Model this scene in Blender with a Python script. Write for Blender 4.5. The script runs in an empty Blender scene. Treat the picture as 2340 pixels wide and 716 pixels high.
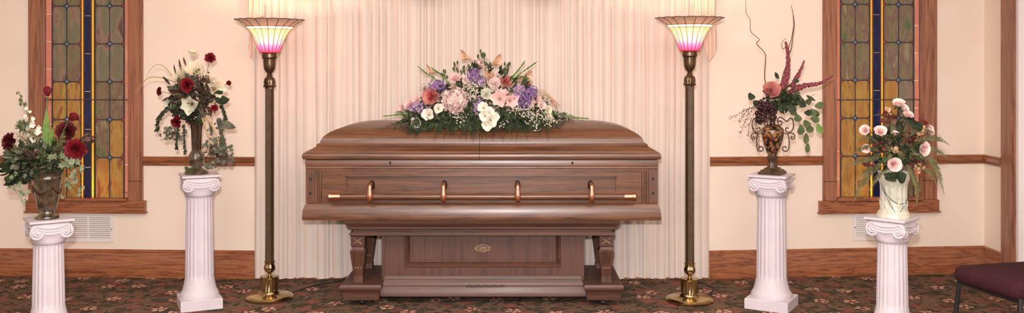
import bpy, math, random
from mathutils import Vector, Matrix, noise
R = random.Random(7)
sc = bpy.context.scene
COL = sc.collection
PI = math.pi
# ------------------------------------------------------------------ camera
F = 2150.0; CX = 1170.0; HY = 150.0; CAMZ = 1.45
cam = bpy.data.cameras.new('camera'); co = bpy.data.objects.new('camera', cam); COL.objects.link(co)
co.location = (0, 0, CAMZ); co.rotation_euler = (PI/2, 0, 0)
cam.sensor_fit = 'HORIZONTAL'; cam.sensor_width = 36; cam.lens = F/2340*36
cam.shift_y = -(358-HY)/2340; cam.clip_start = .05
sc.camera = co
sc.view_settings.view_transform = 'Standard'; sc.view_settings.look = 'None'
sc.view_settings.gamma = 1; sc.view_settings.use_curve_mapping = False
sc.view_settings.exposure = 0.08
# ------------------------------------------------------------------ light
w = bpy.data.worlds.new('world'); sc.world = w; w.use_nodes = True
w.node_tree.nodes['Background'].inputs[0].default_value = (1, .93, .88, 1)
w.node_tree.nodes['Background'].inputs[1].default_value = .15
def area(name, loc, rot, sx, sy, power, col):
    l = bpy.data.lights.new(name, 'AREA'); l.shape = 'RECTANGLE'; l.size = sx; l.size_y = sy
    l.energy = power; l.color = col
    o = bpy.data.objects.new(name, l); o.location = loc; o.rotation_euler = rot; COL.objects.link(o); return o
area('flash_light', (-.04, -.05, 1.66), (math.radians(86), 0, 0), .10, .07, 165, (1, .96, .97))
area('ceiling_light', (0, 2.6, 2.66), (0, 0, 0), 4.5, 2.6, 150, (1, .89, .80))
area('rear_room_light', (0, -1.6, 2.2), (math.radians(62), 0, 0), 4.5, 1.6, 115, (1, .93, .88))

# ------------------------------------------------------------------ helpers
def S(r, g, b):
    f = lambda c: (c/255/12.92) if c/255 <= .04045 else ((c/255+.055)/1.055)**2.4
    return (f(r), f(g), f(b), 1)
def P(px, py, D): return Vector(((px-CX)*D/F, D, CAMZ-(py-HY)*D/F))
def X(px, D): return (px-CX)*D/F
def Z(py, D): return CAMZ-(py-HY)*D/F

class MB:
    def __init__(s, T=None): s.v = []; s.f = []; s.m = []; s.T = T
    def add(s, vs, fs, mat=0):
        n = len(s.v)
        s.v += [(s.T @ Vector(q)) if s.T else Vector(q) for q in vs]
        for f in fs: s.f.append([i+n for i in f]); s.m.append(mat)
    def box(s, x0, x1, y0, y1, z0, z1, mat=0, bev=0):
        if bev:
            b = bev; rings = []
            for z, i in ((z0, b), (z0+b*.3, b*.3), (z0+b, 0), (z1-b, 0), (z1-b*.3, b*.3), (z1, b)):
                rings.append(([x0+i, x1-i, y0+i, y1-i], z))
            s.rects(rings, mat); return
        s.add([(x0,y0,z0),(x1,y0,z0),(x1,y1,z0),(x0,y1,z0),(x0,y0,z1),(x1,y0,z1),(x1,y1,z1),(x0,y1,z1)],
              [(0,3,2,1),(4,5,6,7),(0,1,5,4),(1,2,6,5),(2,3,7,6),(3,0,4,7)], mat)
    def rects(s, rings, mat=0):
        vs = []; fs = []
        for (a, b, c, d), z in rings: vs += [(a,c,z),(b,c,z),(b,d,z),(a,d,z)]
        n = len(rings)
        for k in range(n-1):
            for j in range(4):
                fs.append((4*k+j, 4*k+(j+1)%4, 4*k+4+(j+1)%4, 4*k+4+j))
        fs.append((3,2,1,0)); fs.append((4*n-4,4*n-3,4*n-2,4*n-1))
        s.add(vs, fs, mat)
    def rings(s, rings, mat=0, cap=True, closed=False):
        vs = [p for r in rings for p in r]; n = len(rings[0]); fs = []
        K = len(rings)
        for k in range(K-1 if not closed else K):
            k2 = (k+1) % K
            for j in range(n): fs.append((k*n+j, k*n+(j+1)%n, k2*n+(j+1)%n, k2*n+j))
        if cap and not closed:
            fs.append(tuple(range(n-1,-1,-1))); fs.append(tuple((K-1)*n+j for j in range(n)))
        s.add(vs, fs, mat)
    def lathe(s, prof, c=(0,0,0), n=40, mat=0, cap=True, mod=None):
        rr = []
        for k, (r, z) in enumerate(prof):
            ring = []
            for j in range(n):
                a = 2*PI*j/n; q = r*(mod(a, k/(len(prof)-1), z) if mod else 1)
                ring.append((c[0]+q*math.cos(a), c[1]+q*math.sin(a), c[2]+z))
            rr.append(ring)
        s.rings(rr, mat, cap)
    def tube(s, pts, r, n=6, mat=0, closed=False, flat=1.0, up=None):
        pts = [Vector(p) for p in pts]; K = len(pts)
        if not isinstance(r, (list, tuple)): r = [r]*K
        rr = []; nrm = None
        for k in range(K):
            if closed: t = pts[(k+1)%K]-pts[k-1]
            else: t = pts[min(k+1,K-1)]-pts[max(k-1,0)]
            if t.length < 1e-9: t = Vector((0,0,1))
            t.normalize()
            if nrm is None:
                nrm = up.copy() if up else (Vector((0,1,0)) if abs(t.y) < .9 else Vector((1,0,0)))
            nrm = nrm - t*nrm.dot(t)
            if nrm.length < 1e-6: nrm = t.orthogonal()
            nrm.normalize(); b = t.cross(nrm)
            rr.append([pts[k]+(nrm*math.cos(2*PI*j/n)*flat+b*math.sin(2*PI*j/n))*r[k] for j in range(n)])
        s.rings(rr, mat, True, closed)
    def blob(s, c, r, mat=0, sq=(1,1,1), n=8, m=5):
        c = Vector(c); rr = []
        for k in range(1, m):
            a = PI*k/m
            rr.append([c+Vector((math.cos(2*PI*j/n)*math.sin(a)*r*sq[0], math.sin(2*PI*j/n)*math.sin(a)*r*sq[1], -math.cos(a)*r*sq[2])) for j in range(n)])
        vs = [c+Vector((0,0,-r*sq[2]))]+[p for q in rr for p in q]+[c+Vector((0,0,r*sq[2]))]
        fs = [(0, 1+(j+1)%n, 1+j) for j in range(n)]
        for k in range(m-2):
            for j in range(n): fs.append((1+k*n+j, 1+k*n+(j+1)%n, 1+(k+1)*n+(j+1)%n, 1+(k+1)*n+j))
        L = len(vs)-1
        fs += [(1+(m-2)*n+j, 1+(m-2)*n+(j+1)%n, L) for j in range(n)]
        s.add(vs, fs, mat)
    def tiny(s, c, r, mat=0):
        c = Vector(c)
        s.add([c+Vector(q)*r for q in ((1,0,0),(-1,0,0),(0,1,0),(0,-1,0),(0,0,1),(0,0,-1))],
              [(0,2,4),(2,1,4),(1,3,4),(3,0,4),(2,0,5),(1,2,5),(3,1,5),(0,3,5)], mat)
    def build(s, name, mats, parent=None, smooth=True, local=False, angle=40):
        if not isinstance(mats, (list, tuple)): mats = [mats]
        o0 = Vector((0,0,0))
        if parent and not local:
            q = parent
            while q: o0 = o0+q.location; q = q.parent
        elif not parent and s.v:
            xs = [v.x for v in s.v]; ys = [v.y for v in s.v]; zs = [v.z for v in s.v]
            o0 = Vector(((min(xs)+max(xs))/2, (min(ys)+max(ys))/2, min(zs)))
        me = bpy.data.meshes.new(name)
        me.from_pydata([tuple(v-o0) for v in s.v], [], s.f)
        for m in mats: me.materials.append(m)
        me.polygons.foreach_set('material_index', s.m)
        me.update()
        if smooth:
            me.polygons.foreach_set('use_smooth', [True]*len(me.polygons))
            me.set_sharp_from_angle(angle=math.radians(angle))
        o = bpy.data.objects.new(name, me); COL.objects.link(o)
        if parent: o.parent = parent
        else: o.location = o0
        return o

def thing(name, label, cat, loc=(0,0,0), rz=0, group=None):
    o = bpy.data.objects.new(name, None); COL.objects.link(o); o.empty_display_size = .05
    o.location = loc; o.rotation_euler = (0,0,rz); o['label'] = label; o['category'] = cat
    if group: o['group'] = group
    return o
def struct(o, label=None):
    o['kind'] = 'structure'
    if label: o['label'] = label; 
    return o
def dup(root, loc, rz, label, group=None):
    def cp(o, par):
        c = o.copy(); COL.objects.link(c); c.parent = par
        for ch in kids.get(o.name, []): cp(ch, c)
        return c
    kids = {}
    for o in list(bpy.data.objects):
        if o.parent: kids.setdefault(o.parent.name, []).append(o)
    r = cp(root, None); r.location = loc; r.rotation_euler = (0,0,rz); r['label'] = label
    if group: r['group'] = group
    return r
def smoothpath(pts, k=6):
    pts = [Vector(p) for p in pts]; out = []
    for i in range(len(pts)-1):
        p0 = pts[max(i-1,0)]; p1 = pts[i]; p2 = pts[i+1]; p3 = pts[min(i+2,len(pts)-1)]
        for j in range(k):
            t = j/k
            out.append(.5*((2*p1)+(p2-p0)*t+(2*p0-5*p1+4*p2-p3)*t*t+(-p0+3*p1-3*p2+p3)*t**3))
    out.append(pts[-1]); return out
def PP(lst, D):   # pixel path, optional third value is a depth offset
    return smoothpath([P(q[0], q[1], D+(q[2] if len(q) > 2 else 0)) for q in lst])

# ------------------------------------------------------------------ materials
def mat(name):
    m = bpy.data.materials.new(name); m.use_nodes = True
    return m, m.node_tree.nodes, m.node_tree.links, m.node_tree.nodes['Principled BSDF']
def ramp(N, stops):
    r = N.new('ShaderNodeValToRGB'); e = r.color_ramp.elements
    e[0].position = stops[0][0]; e[0].color = stops[0][1]; e[1].position = stops[-1][0]; e[1].color = stops[-1][1]
    for p, c in stops[1:-1]: q = e.new(p); q.color = c
    return r
def plain(name, c, rough=.6, metal=0, spec=.5, nscale=0, c2=None, bump=0, coat=0, bscale=None, bdist=.01):
    m, N, L, b = mat(name)
    b.inputs['Base Color'].default_value = c; b.inputs['Roughness'].default_value = rough
    b.inputs['Metallic'].default_value = metal; b.inputs['Specular IOR Level'].default_value = spec
    b.inputs['Coat Weight'].default_value = coat; b.inputs['Coat Roughness'].default_value = .12
    tc = N.new('ShaderNodeTexCoord')
    if c2:
        n = N.new('ShaderNodeTexNoise'); n.inputs['Scale'].default_value = nscale; n.inputs['Detail'].default_value = 5
        L.new(tc.outputs['Object'], n.inputs['Vector'])
        r = ramp(N, [(.35, c), (.65, c2)]); L.new(n.outputs['Fac'], r.inputs['Fac']); L.new(r.outputs['Color'], b.inputs['Base Color'])
    if bump:
        n2 = N.new('ShaderNodeTexNoise'); n2.inputs['Scale'].default_value = bscale or 40; n2.inputs['Detail'].default_value = 4
        L.new(tc.outputs['Object'], n2.inputs['Vector'])
        bp = N.new('ShaderNodeBump'); bp.inputs['Strength'].default_value = bump; bp.inputs['Distance'].default_value = bdist
        L.new(n2.outputs['Fac'], bp.inputs['Height']); L.new(bp.outputs['Normal'], b.inputs['Normal'])
    return m
def wood(name, dark, mid, light, axis='X', rough=.35, coat=.3, ring=6, scale=1.0):
    m, N, L, b = mat(name)
    tc = N.new('ShaderNodeTexCoord')
    def mapped(al, ac):
        mp = N.new('ShaderNodeMapping')
        sc_ = [ac*scale]*3; sc_['XYZ'.index(axis)] = al*scale
        mp.inputs['Scale'].default_value = sc_; L.new(tc.outputs['Object'], mp.inputs['Vector']); return mp
    a = mapped(.8, 17); n1 = N.new('ShaderNodeTexNoise'); n1.inputs['Scale'].default_value = 1.2; n1.inputs['Detail'].default_value = 5
    n1.inputs['Distortion'].default_value = .25; L.new(a.outputs[0], n1.inputs['Vector'])
    mu = N.new('ShaderNodeMath'); mu.operation = 'MULTIPLY'; mu.inputs[1].default_value = ring*2.2; L.new(n1.outputs['Fac'], mu.inputs[0])
    fr = N.new('ShaderNodeMath'); fr.operation = 'PINGPONG'; fr.inputs[1].default_value = 1; L.new(mu.outputs[0], fr.inputs[0])
    c = mapped(6, 190); n2 = N.new('ShaderNodeTexNoise'); n2.inputs['Scale'].default_value = 1.6; n2.inputs['Detail'].default_value = 4
    L.new(c.outputs[0], n2.inputs['Vector'])
    mx = N.new('ShaderNodeMath'); mx.operation = 'MULTIPLY_ADD'; mx.inputs[1].default_value = .40 if name.startswith('oak') else .26; off_ = .07 if name.startswith('oak') else .14
    L.new(fr.outputs[0], mx.inputs[0])
    m3 = N.new('ShaderNodeMath'); m3.operation = 'MULTIPLY'; m3.inputs[1].default_value = .55; L.new(n2.outputs['Fac'], m3.inputs[0]); L.new(m3.outputs[0], mx.inputs[2])
    r = ramp(N, [(.18, dark), (.48-off_, mid), (.82-off_, light)]); L.new(mx.outputs[0], r.inputs['Fac'])
    L.new(r.outputs['Color'], b.inputs['Base Color'])
    bp = N.new('ShaderNodeBump'); bp.inputs['Strength'].default_value = .12; bp.inputs['Distance'].default_value = .002
    L.new(n2.outputs['Fac'], bp.inputs['Height']); L.new(bp.outputs['Normal'], b.inputs['Normal'])
    b.inputs['Roughness'].default_value = rough; b.inputs['Coat Weight'].default_value = coat; b.inputs['Coat Roughness'].default_value = .22
    return m
def soft(name, c, c2=None, trans=.25, nscale=25, rough=.6):
    """petal, leaf and thin cloth: diffuse that lets some light through"""
    m, N, L, b = mat(name); out = N['Material Output']
    tc = N.new('ShaderNodeTexCoord'); n = N.new('ShaderNodeTexNoise'); n.inputs['Scale'].default_value = nscale; n.inputs['Detail'].default_value = 3
    L.new(tc.outputs['Object'], n.inputs['Vector'])
    r = ramp(N, [(.36, c), (.64, c2 or c)]); L.new(n.outputs['Fac'], r.inputs['Fac'])
    L.new(r.outputs['Color'], b.inputs['Base Color']); b.inputs['Roughness'].default_value = rough; b.inputs['Specular IOR Level'].default_value = .3
    t = N.new('ShaderNodeBsdfTranslucent'); L.new(r.outputs['Color'], t.inputs['Color'])
    mx = N.new('ShaderNodeMixShader'); mx.inputs[0].default_value = trans
    L.new(b.outputs[0], mx.inputs[1]); L.new(t.outputs[0], mx.inputs[2]); L.new(mx.outputs[0], out.inputs['Surface'])
    return m
def glassy(name, c, c2, trans, rough=.15, nscale=6, tint=None, stretch=2.5):
    m, N, L, b = mat(name); out = N['Material Output']
    tc = N.new('ShaderNodeTexCoord'); mp = N.new('ShaderNodeMapping'); mp.inputs['Scale'].default_value = (stretch, 1, .7); L.new(tc.outputs['Object'], mp.inputs['Vector'])
    n = N.new('ShaderNodeTexNoise'); n.inputs['Scale'].default_value = nscale; n.inputs['Detail'].default_value = 5; n.inputs['Distortion'].default_value = .5
    L.new(mp.outputs[0], n.inputs['Vector'])
    cols = [c]+(c2 if isinstance(c2, list) else [c2])
    st = [(.32+.36*i/(len(cols)-1), q) for i, q in enumerate(cols)]
    r = ramp(N, st); L.new(n.outputs['Fac'], r.inputs['Fac']); L.new(r.outputs['Color'], b.inputs['Base Color'])
    b.inputs['Roughness'].default_value = rough
    t = N.new('ShaderNodeBsdfTranslucent')
    if tint: t.inputs['Color'].default_value = tint
    else: L.new(r.outputs['Color'], t.inputs['Color'])
    mx = N.new('ShaderNodeMixShader'); mx.inputs[0].default_value = trans
    L.new(b.outputs[0], mx.inputs[1]); L.new(t.outputs[0], mx.inputs[2]); L.new(mx.outputs[0], out.inputs['Surface'])
    return m

M = {}
M['wall'] = plain('wall_paint', S(238,222,207), .75, spec=.3, nscale=3, c2=S(241,226,211), bump=.05, bscale=180, bdist=.002)
M['ceil'] = plain('ceiling_paint', S(235,225,212), .9, bump=.1, bscale=90)
M['oak_x'] = wood('oak_along', S(84,42,24), S(144,86,54), S(164,104,68), 'X')
M['oak_z'] = wood('oak_upright', S(96,56,38), S(144,92,66), S(164,110,82), 'Z', ring=5)
M['oak_y'] = wood('oak_deep', S(84,40,20), S(140,80,46), S(168,103,62), 'Y')
M['cask'] = wood('casket_oak', S(50,29,18), S(92,57,37), S(118,76,50), 'X', .34, .15, 5)
M['caskz'] = wood('casket_oak_upright', S(50,29,20), S(88,56,40), S(106,70,50), 'Z', .36, .4, 4)
M['bier'] = wood('bier_walnut', S(48,27,19), S(80,50,38), S(96,62,48), 'X', .5, .08, 3)
M['bierz'] = wood('bier_walnut_upright', S(46,25,18), S(80,48,36), S(94,60,46), 'Z', .5, .08, 3)
M['dark'] = plain('dark_gap', S(22,15,12), .6)
M['gold_carve'] = plain('worn_gilt_carving', S(160,134,108), .55, nscale=90, c2=S(104,76,58))
M['white'] = plain('painted_plaster', S(208,200,207), .55, spec=.4, nscale=8, c2=S(200,192,200), bump=.08, bscale=60, bdist=.003)
M['ventw'] = plain('white_enamel', S(232,226,222), .4)
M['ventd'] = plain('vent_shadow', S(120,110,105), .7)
M['brass'] = plain('polished_brass', S(196,176,130), .2, metal=1, nscale=14, c2=S(170,146,100))
M['bronze'] = plain('antique_bronze', S(112,92,70), .3, metal=.85, nscale=12, c2=S(88,70,52))
M['pole'] = plain('dull_bronze_pole', S(86,66,46), .42, metal=.35, nscale=30, c2=S(74,55,38))
M['copper'] = plain('copper_plate', S(222,160,124), .26, metal=1)
M['lead'] = plain('lead_came', S(74,72,74), .65, metal=.2, spec=.3)
M['leadred'] = plain('red_came', S(150,22,34), .5)  # lamp glow on the lower cames, painted in as red
M['leaddk'] = plain('dark_came', S(72,40,34), .5, metal=.3)
M['fabric'] = plain('maroon_upholstery', S(66,34,40), .95, spec=.15, nscale=220, c2=S(48,22,28), bump=.5, bscale=400, bdist=.002)
M['black'] = plain('black_metal', S(22,20,24), .35, spec=.5)
M['cord'] = plain('black_cord', S(30,24,22), .6)
M['curtain'] = soft('ivory_satin_curtain', S(230,215,204), S(234,220,210), .12, 3, .5)
M['sheer'] = soft('thin_voile', S(240,222,208), S(244,228,214), .35, 8)
M['bulb'] = bpy.data.materials.new('lit_bulb'); M['bulb'].use_nodes = True
_b = M['bulb'].node_tree.nodes['Principled BSDF']; _b.inputs['Emission Color'].default_value = (1,.8,.5,1); _b.inputs['Emission Strength'].default_value = 25
# stained glass
M['g_green'] = glassy('olive_streaky_glass', S(92,110,72), [S(132,118,88), S(122,96,86), S(150,140,104)], .2, nscale=8)
M['g_amber'] = glassy('amber_streaky_glass', S(142,124,68), [S(168,124,68), S(170,148,80), S(146,88,60)], .28, nscale=8)
M['g_pink'] = glassy('mauve_streaky_glass', S(134,110,100), [S(116,120,94), S(150,124,108), S(104,72,70)], .2, nscale=7)
M['g_border'] = glassy('salmon_border_glass', S(214,154,122), [S(206,138,118), S(220,166,134)], .25, nscale=4)
M['g_yellow'] = glassy('yellow_strip_glass', S(236,160,60), [S(230,150,50), S(240,176,80)], .6, tint=(1,.5,.06,1), nscale=3)
M['g_blue'] = glassy('cobalt_strip_glass', S(28,38,92), [S(24,30,74), S(36,52,120)], .3, nscale=9)
M['g_red'] = glassy('red_corner_glass', S(132,56,44), [S(150,66,48), S(112,44,38)], .12)
M['g_jewel'] = plain('grey_glass_jewel', S(92,112,136), .1, spec=.8)
# carpet
def carpet():
    m, N, L, b = mat('floral_carpet')
    tc = N.new('ShaderNodeTexCoord')
    def math_(op, a, bb=None, c=None):
        n = N.new('ShaderNodeMath'); n.operation = op
        for i, q in enumerate((a, bb, c)):
            if q is None: continue
            if isinstance(q, (int, float)): n.inputs[i].default_value = q
            else: L.new(q, n.inputs[i])
        return n.outputs[0]
    def mixc(f, a, bb):
        n = N.new('ShaderNodeMix'); n.data_type = 'RGBA'
        if isinstance(f, (int, float)): n.inputs[0].default_value = f
        else: L.new(f, n.inputs[0])
        for k, q in ((6, a), (7, bb)):
            if isinstance(q, tuple): n.inputs[k].default_value = q
            else: L.new(q, n.inputs[k])
        return n.outputs[2]
    def flower(scale, off, rad, amp, rnd, petals=5):
        mp = N.new('ShaderNodeMapping'); mp.inputs['Location'].default_value = (off, off*.7, 0); 
        nw = N.new('ShaderNodeTexNoise'); nw.inputs['Scale'].default_value = 38; nw.inputs['Detail'].default_value = 2; L.new(tc.outputs['Object'], nw.inputs['Vector'])
        sb = N.new('ShaderNodeVectorMath'); sb.operation = 'SUBTRACT'; L.new(nw.outputs['Color'], sb.inputs[0]); sb.inputs[1].default_value = (.5,.5,.5)
        sl = N.new('ShaderNodeVectorMath'); sl.operation = 'SCALE'; L.new(sb.outputs[0], sl.inputs[0]); sl.inputs['Scale'].default_value = .05
        ad = N.new('ShaderNodeVectorMath'); ad.operation = 'ADD'; L.new(tc.outputs['Object'], ad.inputs[0]); L.new(sl.outputs[0], ad.inputs[1])
        L.new(ad.outputs[0], mp.inputs['Vector'])
        v = N.new('ShaderNodeTexVoronoi'); v.voronoi_dimensions = '2D'; v.inputs['Scale'].default_value = scale; v.inputs['Randomness'].default_value = rnd
        L.new(mp.outputs[0], v.inputs['Vector'])
        sp = N.new('ShaderNodeVectorMath'); sp.operation = 'SUBTRACT'; L.new(mp.outputs[0], sp.inputs[0]); L.new(v.outputs['Position'], sp.inputs[1])
        xyz = N.new('ShaderNodeSeparateXYZ'); L.new(sp.outputs[0], xyz.inputs[0])
        ln = math_('SQRT', math_('ADD', math_('MULTIPLY', xyz.outputs[0], xyz.outputs[0]), math_('MULTIPLY', xyz.outputs[1], xyz.outputs[1])))
        sep = N.new('ShaderNodeSeparateColor'); L.new(v.outputs['Color'], sep.inputs[0])
        ang = math_('ADD', math_('MULTIPLY', math_('ARCTAN2', xyz.outputs[1], xyz.outputs[0]), petals/2), math_('MULTIPLY', sep.outputs[0], 6))
        lobe = math_('ABSOLUTE', math_('COSINE', ang))
        rr = math_('MULTIPLY_ADD', lobe, amp, rad)
        return math_('LESS_THAN', ln, rr), math_('LESS_THAN', ln, math_('ADD', rr, .012)), ln, sep.outputs[1], lobe
    n1 = N.new('ShaderNodeTexNoise'); n1.inputs['Scale'].default_value = 26; n1.inputs['Detail'].default_value = 8; L.new(tc.outputs['Object'], n1.inputs['Vector'])
    base = ramp(N, [(.38, S(78,68,58)), (.47, S(122,102,86)), (.55, S(138,114,98)), (.63, S(122,90,80))]); L.new(n1.outputs['Fac'], base.inputs['Fac'])
    n2 = N.new('ShaderNodeTexNoise'); n2.inputs['Scale'].default_value = 230; n2.inputs['Detail'].default_value = 2; L.new(tc.outputs['Object'], n2.inputs['Vector'])
    sp = ramp(N, [(.35, S(150,148,142)), (.65, S(255,252,248))]); L.new(n2.outputs['Fac'], sp.inputs['Fac'])
    # rosy blotches
    f2, o2, l2, c2, lb2 = flower(4.9, 3.3, .022, .028, .9, 4)
    c = mixc(math_('MULTIPLY', f2, .8), base.outputs['Color'], S(158,96,88))
    f3, o3, l3, c3, lb3 = flower(5.6, 8.1, .022, .04, .9, 3)
    c = mixc(math_('MULTIPLY', f3, .7), c, S(74,74,62))
    f1, o1, l1, c1, lb1 = flower(3.7, 1.37, .016, .034, .75)
    c = mixc(math_('MULTIPLY', o1, .6), c, S(72,54,48))
    c = mixc(f1, c, S(222,184,164))
    c = mixc(math_('MULTIPLY', f1, math_('LESS_THAN', lb1, .55)), c, S(160,84,76))
    c = mixc(math_('LESS_THAN', l1, .014), c, S(130,60,52))
    mulc = N.new('ShaderNodeMix'); mulc.data_type = 'RGBA'; mulc.blend_type = 'MULTIPLY'; mulc.inputs[0].default_value = .75
    L.new(c, mulc.inputs[6]); L.new(sp.outputs['Color'], mulc.inputs[7])
    L.new(mulc.outputs[2], b.inputs['Base Color'])
    b.inputs['Roughness'].default_value = 1; b.inputs['Specular IOR Level'].default_value = .05
    bp = N.new('ShaderNodeBump'); bp.inputs['Strength'].default_value = .6; bp.inputs['Distance'].default_value = .004
    L.new(n2.outputs['Fac'], bp.inputs['Height']); L.new(bp.outputs['Normal'], b.inputs['Normal'])
    return m
M['carpet'] = carpet()
# flowers & leaves
M['rose_pink'] = soft('rose_pink_petal', S(196,116,122), S(210,146,130), .2, 30)
M['dustyrose'] = soft('dusty_rose_petal', S(190,106,116), S(212,150,120), .2, 22)
M['coral'] = soft('coral_peony_petal', S(196,84,86), S(214,112,104), .2)
M['palepink'] = soft('pale_pink_petal', S(240,196,196), S(246,216,208), .25)
M['blush'] = soft('blush_rose_petal', S(246,218,214), S(250,234,228), .25)
M['blush_core'] = soft('blush_heart_petal', S(238,184,182), S(244,204,198), .25)
M['hydr'] = soft('hydrangea_petal', S(222,190,192), S(244,222,210), .25, 60)
M['cream'] = soft('cream_petal', S(238,226,196), S(246,238,218), .3)
M['palegreen'] = soft('green_tinted_white_petal', S(214,218,196), S(236,232,214), .3)
M['whitep'] = soft('white_petal', S(244,238,222), S(250,246,236), .3)
M['peach'] = soft('peach_calla', S(234,186,156), S(242,204,178), .25)
M['purple'] = soft('violet_petal', S(120,88,146), S(158,122,178), .2, 70)
M['lilac'] = soft('lilac_petal', S(158,128,170), S(190,162,192), .2, 70)
M['dkred'] = soft('dark_red_petal', S(104,16,26), S(132,26,36), .15)
M['maroon'] = soft('deep_maroon_petal', S(72,16,22), S(96,22,30), .12)
M['plum'] = soft('dusty_plum_spike', S(132,60,72), S(156,84,92), .1, 80)
M['grape'] = plain('dark_grape', S(36,14,20), .4, nscale=30, c2=S(62,26,34))
M['berry'] = plain('brown_berry', S(88,60,48), .5, nscale=50, c2=S(62,42,34))
M['leaf'] = soft('mid_green_leaf', S(70,84,50), S(92,104,66), .15)
M['leafdk'] = soft('dark_green_leaf', S(38,50,34), S(58,70,46), .12)
M['leafbr'] = soft('bright_green_leaf', S(96,130,60), S(116,148,76), .2)
M['olive'] = soft('dusky_olive_leaf', S(86,80,60), S(112,102,80), .12)
M['leafgrey'] = soft('grey_green_leaf', S(88,92,78), S(116,118,98), .15)
M['ivy'] = soft('ivy_leaf', S(106,122,92), S(146,156,124), .12, 60)
M['pine'] = soft('soft_fern_green', S(98,100,66), S(130,128,90), .25)
M['stem'] = plain('green_stem', S(88,104,56), .6)
M['twig'] = plain('brown_twig', S(96,58,46), .6)
M['gold'] = plain('gold_grass', S(176,148,96), .4)
M['burg'] = soft('burgundy_leaf', S(86,30,32), S(116,52,46), .12)
M['tan'] = soft('tan_blossom', S(186,148,108), S(212,180,140), .2)
M['thistle'] = soft('thistle_green', S(86,96,66), S(110,120,80), .1)

# ------------------------------------------------------------------ room shell
DW = 6.40
xa, xb = X(582, DW), X(1622, DW)
DR = DW/.973; xr = X(2249, DR)
DL = DW/.987; xl0 = X(0, DL)
dR = Vector((xr-xb, DR-DW, 0)).normalized(); nR = Vector((dR.y, -dR.x, 0))
dLf = Vector((xl0-xa, DL-DW, 0)).normalized(); nL = Vector((-dLf.y, dLf.x, 0))
xfar = 5.0; pL = Vector((xa, DW, 0))+dLf*2.9
def wp(px, off=0):
    """foot point on the back wall seen at pixel column px, and its outward normal"""
    r = Vector(((px-CX)/F, 1, 0))
    if px < 582: p0, d, n = Vector((xa, DW, 0)), dLf, nL
    elif px > 1622: p0, d, n = Vector((xb, DW, 0)), dR, nR
    else: p0, d, n = Vector((0, DW, 0)), Vector((1, 0, 0)), Vector((0,-1,0))
    p0 = p0+n*off
    # t*r = p0 + s*d
    det = r.x*(-d.y)+d.x*r.y
    t = (p0.x*(-d.y)+d.x*p0.y)/det
    return r*t, n
def wz(py, px, off=0):
    q, n = wp(px, off); return Z(py, q.y)
def wbox(mb, px0, px1, z0, z1, off0, off1, mat=0, edge=0):
    """box standing on the wall between two pixel columns (measured at the wall), off0..off1 out of it"""
    a, n = wp(px0); b, n = wp(px1)
    d = (b-a).normalized()
    T0 = mb.T; mb.T = Matrix(((d.x, -n.x, 0, a.x), (d.y, -n.y, 0, a.y), (0,0,1,0), (0,0,0,1)))
    mb.box(0, (b-a).length, -off1, -off0, z0, z1, mat, edge); mb.T = T0
H = 2.7
fl = MB(); fl.add([(-4.8,-3,0),(4.6,-3,0),(4.6,7.2,0),(-4.8,7.2,0),(-4.8,-3,-.1),(4.6,-3,-.1),(4.6,7.2,-.1),(-4.8,7.2,-.1)],
                  [(0,1,2,3),(7,6,5,4),(0,4,5,1),(1,5,6,2),(2,6,7,3),(3,7,4,0)])
o = fl.build('floor', M['carpet'], smooth=False); struct(o, 'dark brown carpet with pink and cream flower motifs')
ce = MB(); ce.box(-4.8, 4.6, -3, 7.2, H, H+.1); struct(ce.build('ceiling', M['ceil'], smooth=False))
WT = .10
# window openings in z
ZW0 = Z(452, 6.46); ZW1 = 2.34
def wallpiece(mb, p, q, n, z0, z1):
    d = (q-p).normalized(); L_ = (q-p).length
    mb.T = Matrix(((d.x, -n.x, 0, p.x), (d.y, -n.y, 0, p.y), (0,0,1,0), (0,0,0,1)))
    mb.box(0, L_, 0, WT, z0, z1); mb.T = None
wins = {1: (101, 295), 2: (1910, 2104)}
wb = MB()
A = pL; B = Vector((xa, DW, 0)); C_ = Vector((xb, DW, 0)); Dp = Vector((xr, DR, 0))
w1a, _ = wp(wins[1][0]); w1b, _ = wp(wins[1][1]); w2a, _ = wp(wins[2][0]); w2b, _ = wp(wins[2][1])
nC = Vector((0,-1,0))
for p, q, n, z0, z1 in ((A, w1a, nL, 0, H), (w1b, B, nL, 0, H), (w1a, w1b, nL, 0, ZW0), (w1a, w1b, nL, ZW1, H), (B, C_, nC, 0, H),
                        (C_, w2a, nR, 0, H), (w2b, Dp, nR, 0, H), (w2a, w2b, nR, 0, ZW0), (w2a, w2b, nR, ZW1, H)):
    wallpiece(wb, p, q, n, z0, z1)
struct(wb.build('wall_back', M['wall'], smooth=False))
# right side wall: short return, door opening, rest
YC = DR; YJ = X(2249,1)*0+xr*F/(2292-CX)      # y where the casing starts
sw = MB(); sw.box(xr, xr+WT, YJ-.02, YC+.1, 0, H)
DOOR0 = YJ-.17; DOOR1 = DOOR0-.95
sw.box(xr, xr+WT, DOOR0, YJ-.02, 0, H); sw.box(xr, xr+WT, DOOR1, DOOR0, 2.1, H); sw.box(xr, xr+WT, -3, DOOR1, 0, H)
struct(sw.build('wall_right', M['wall'], smooth=False))
lw = MB(); lw.box(pL.x-.1, pL.x, -3, pL.y+.15, 0, H); struct(lw.build('wall_left', M['wall'], smooth=False))
rw = MB(); rw.box(pL.x-.1, xr+.1, -3.1, -3, 0, H); struct(rw.build('wall_rear', M['wall'], smooth=False))
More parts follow.
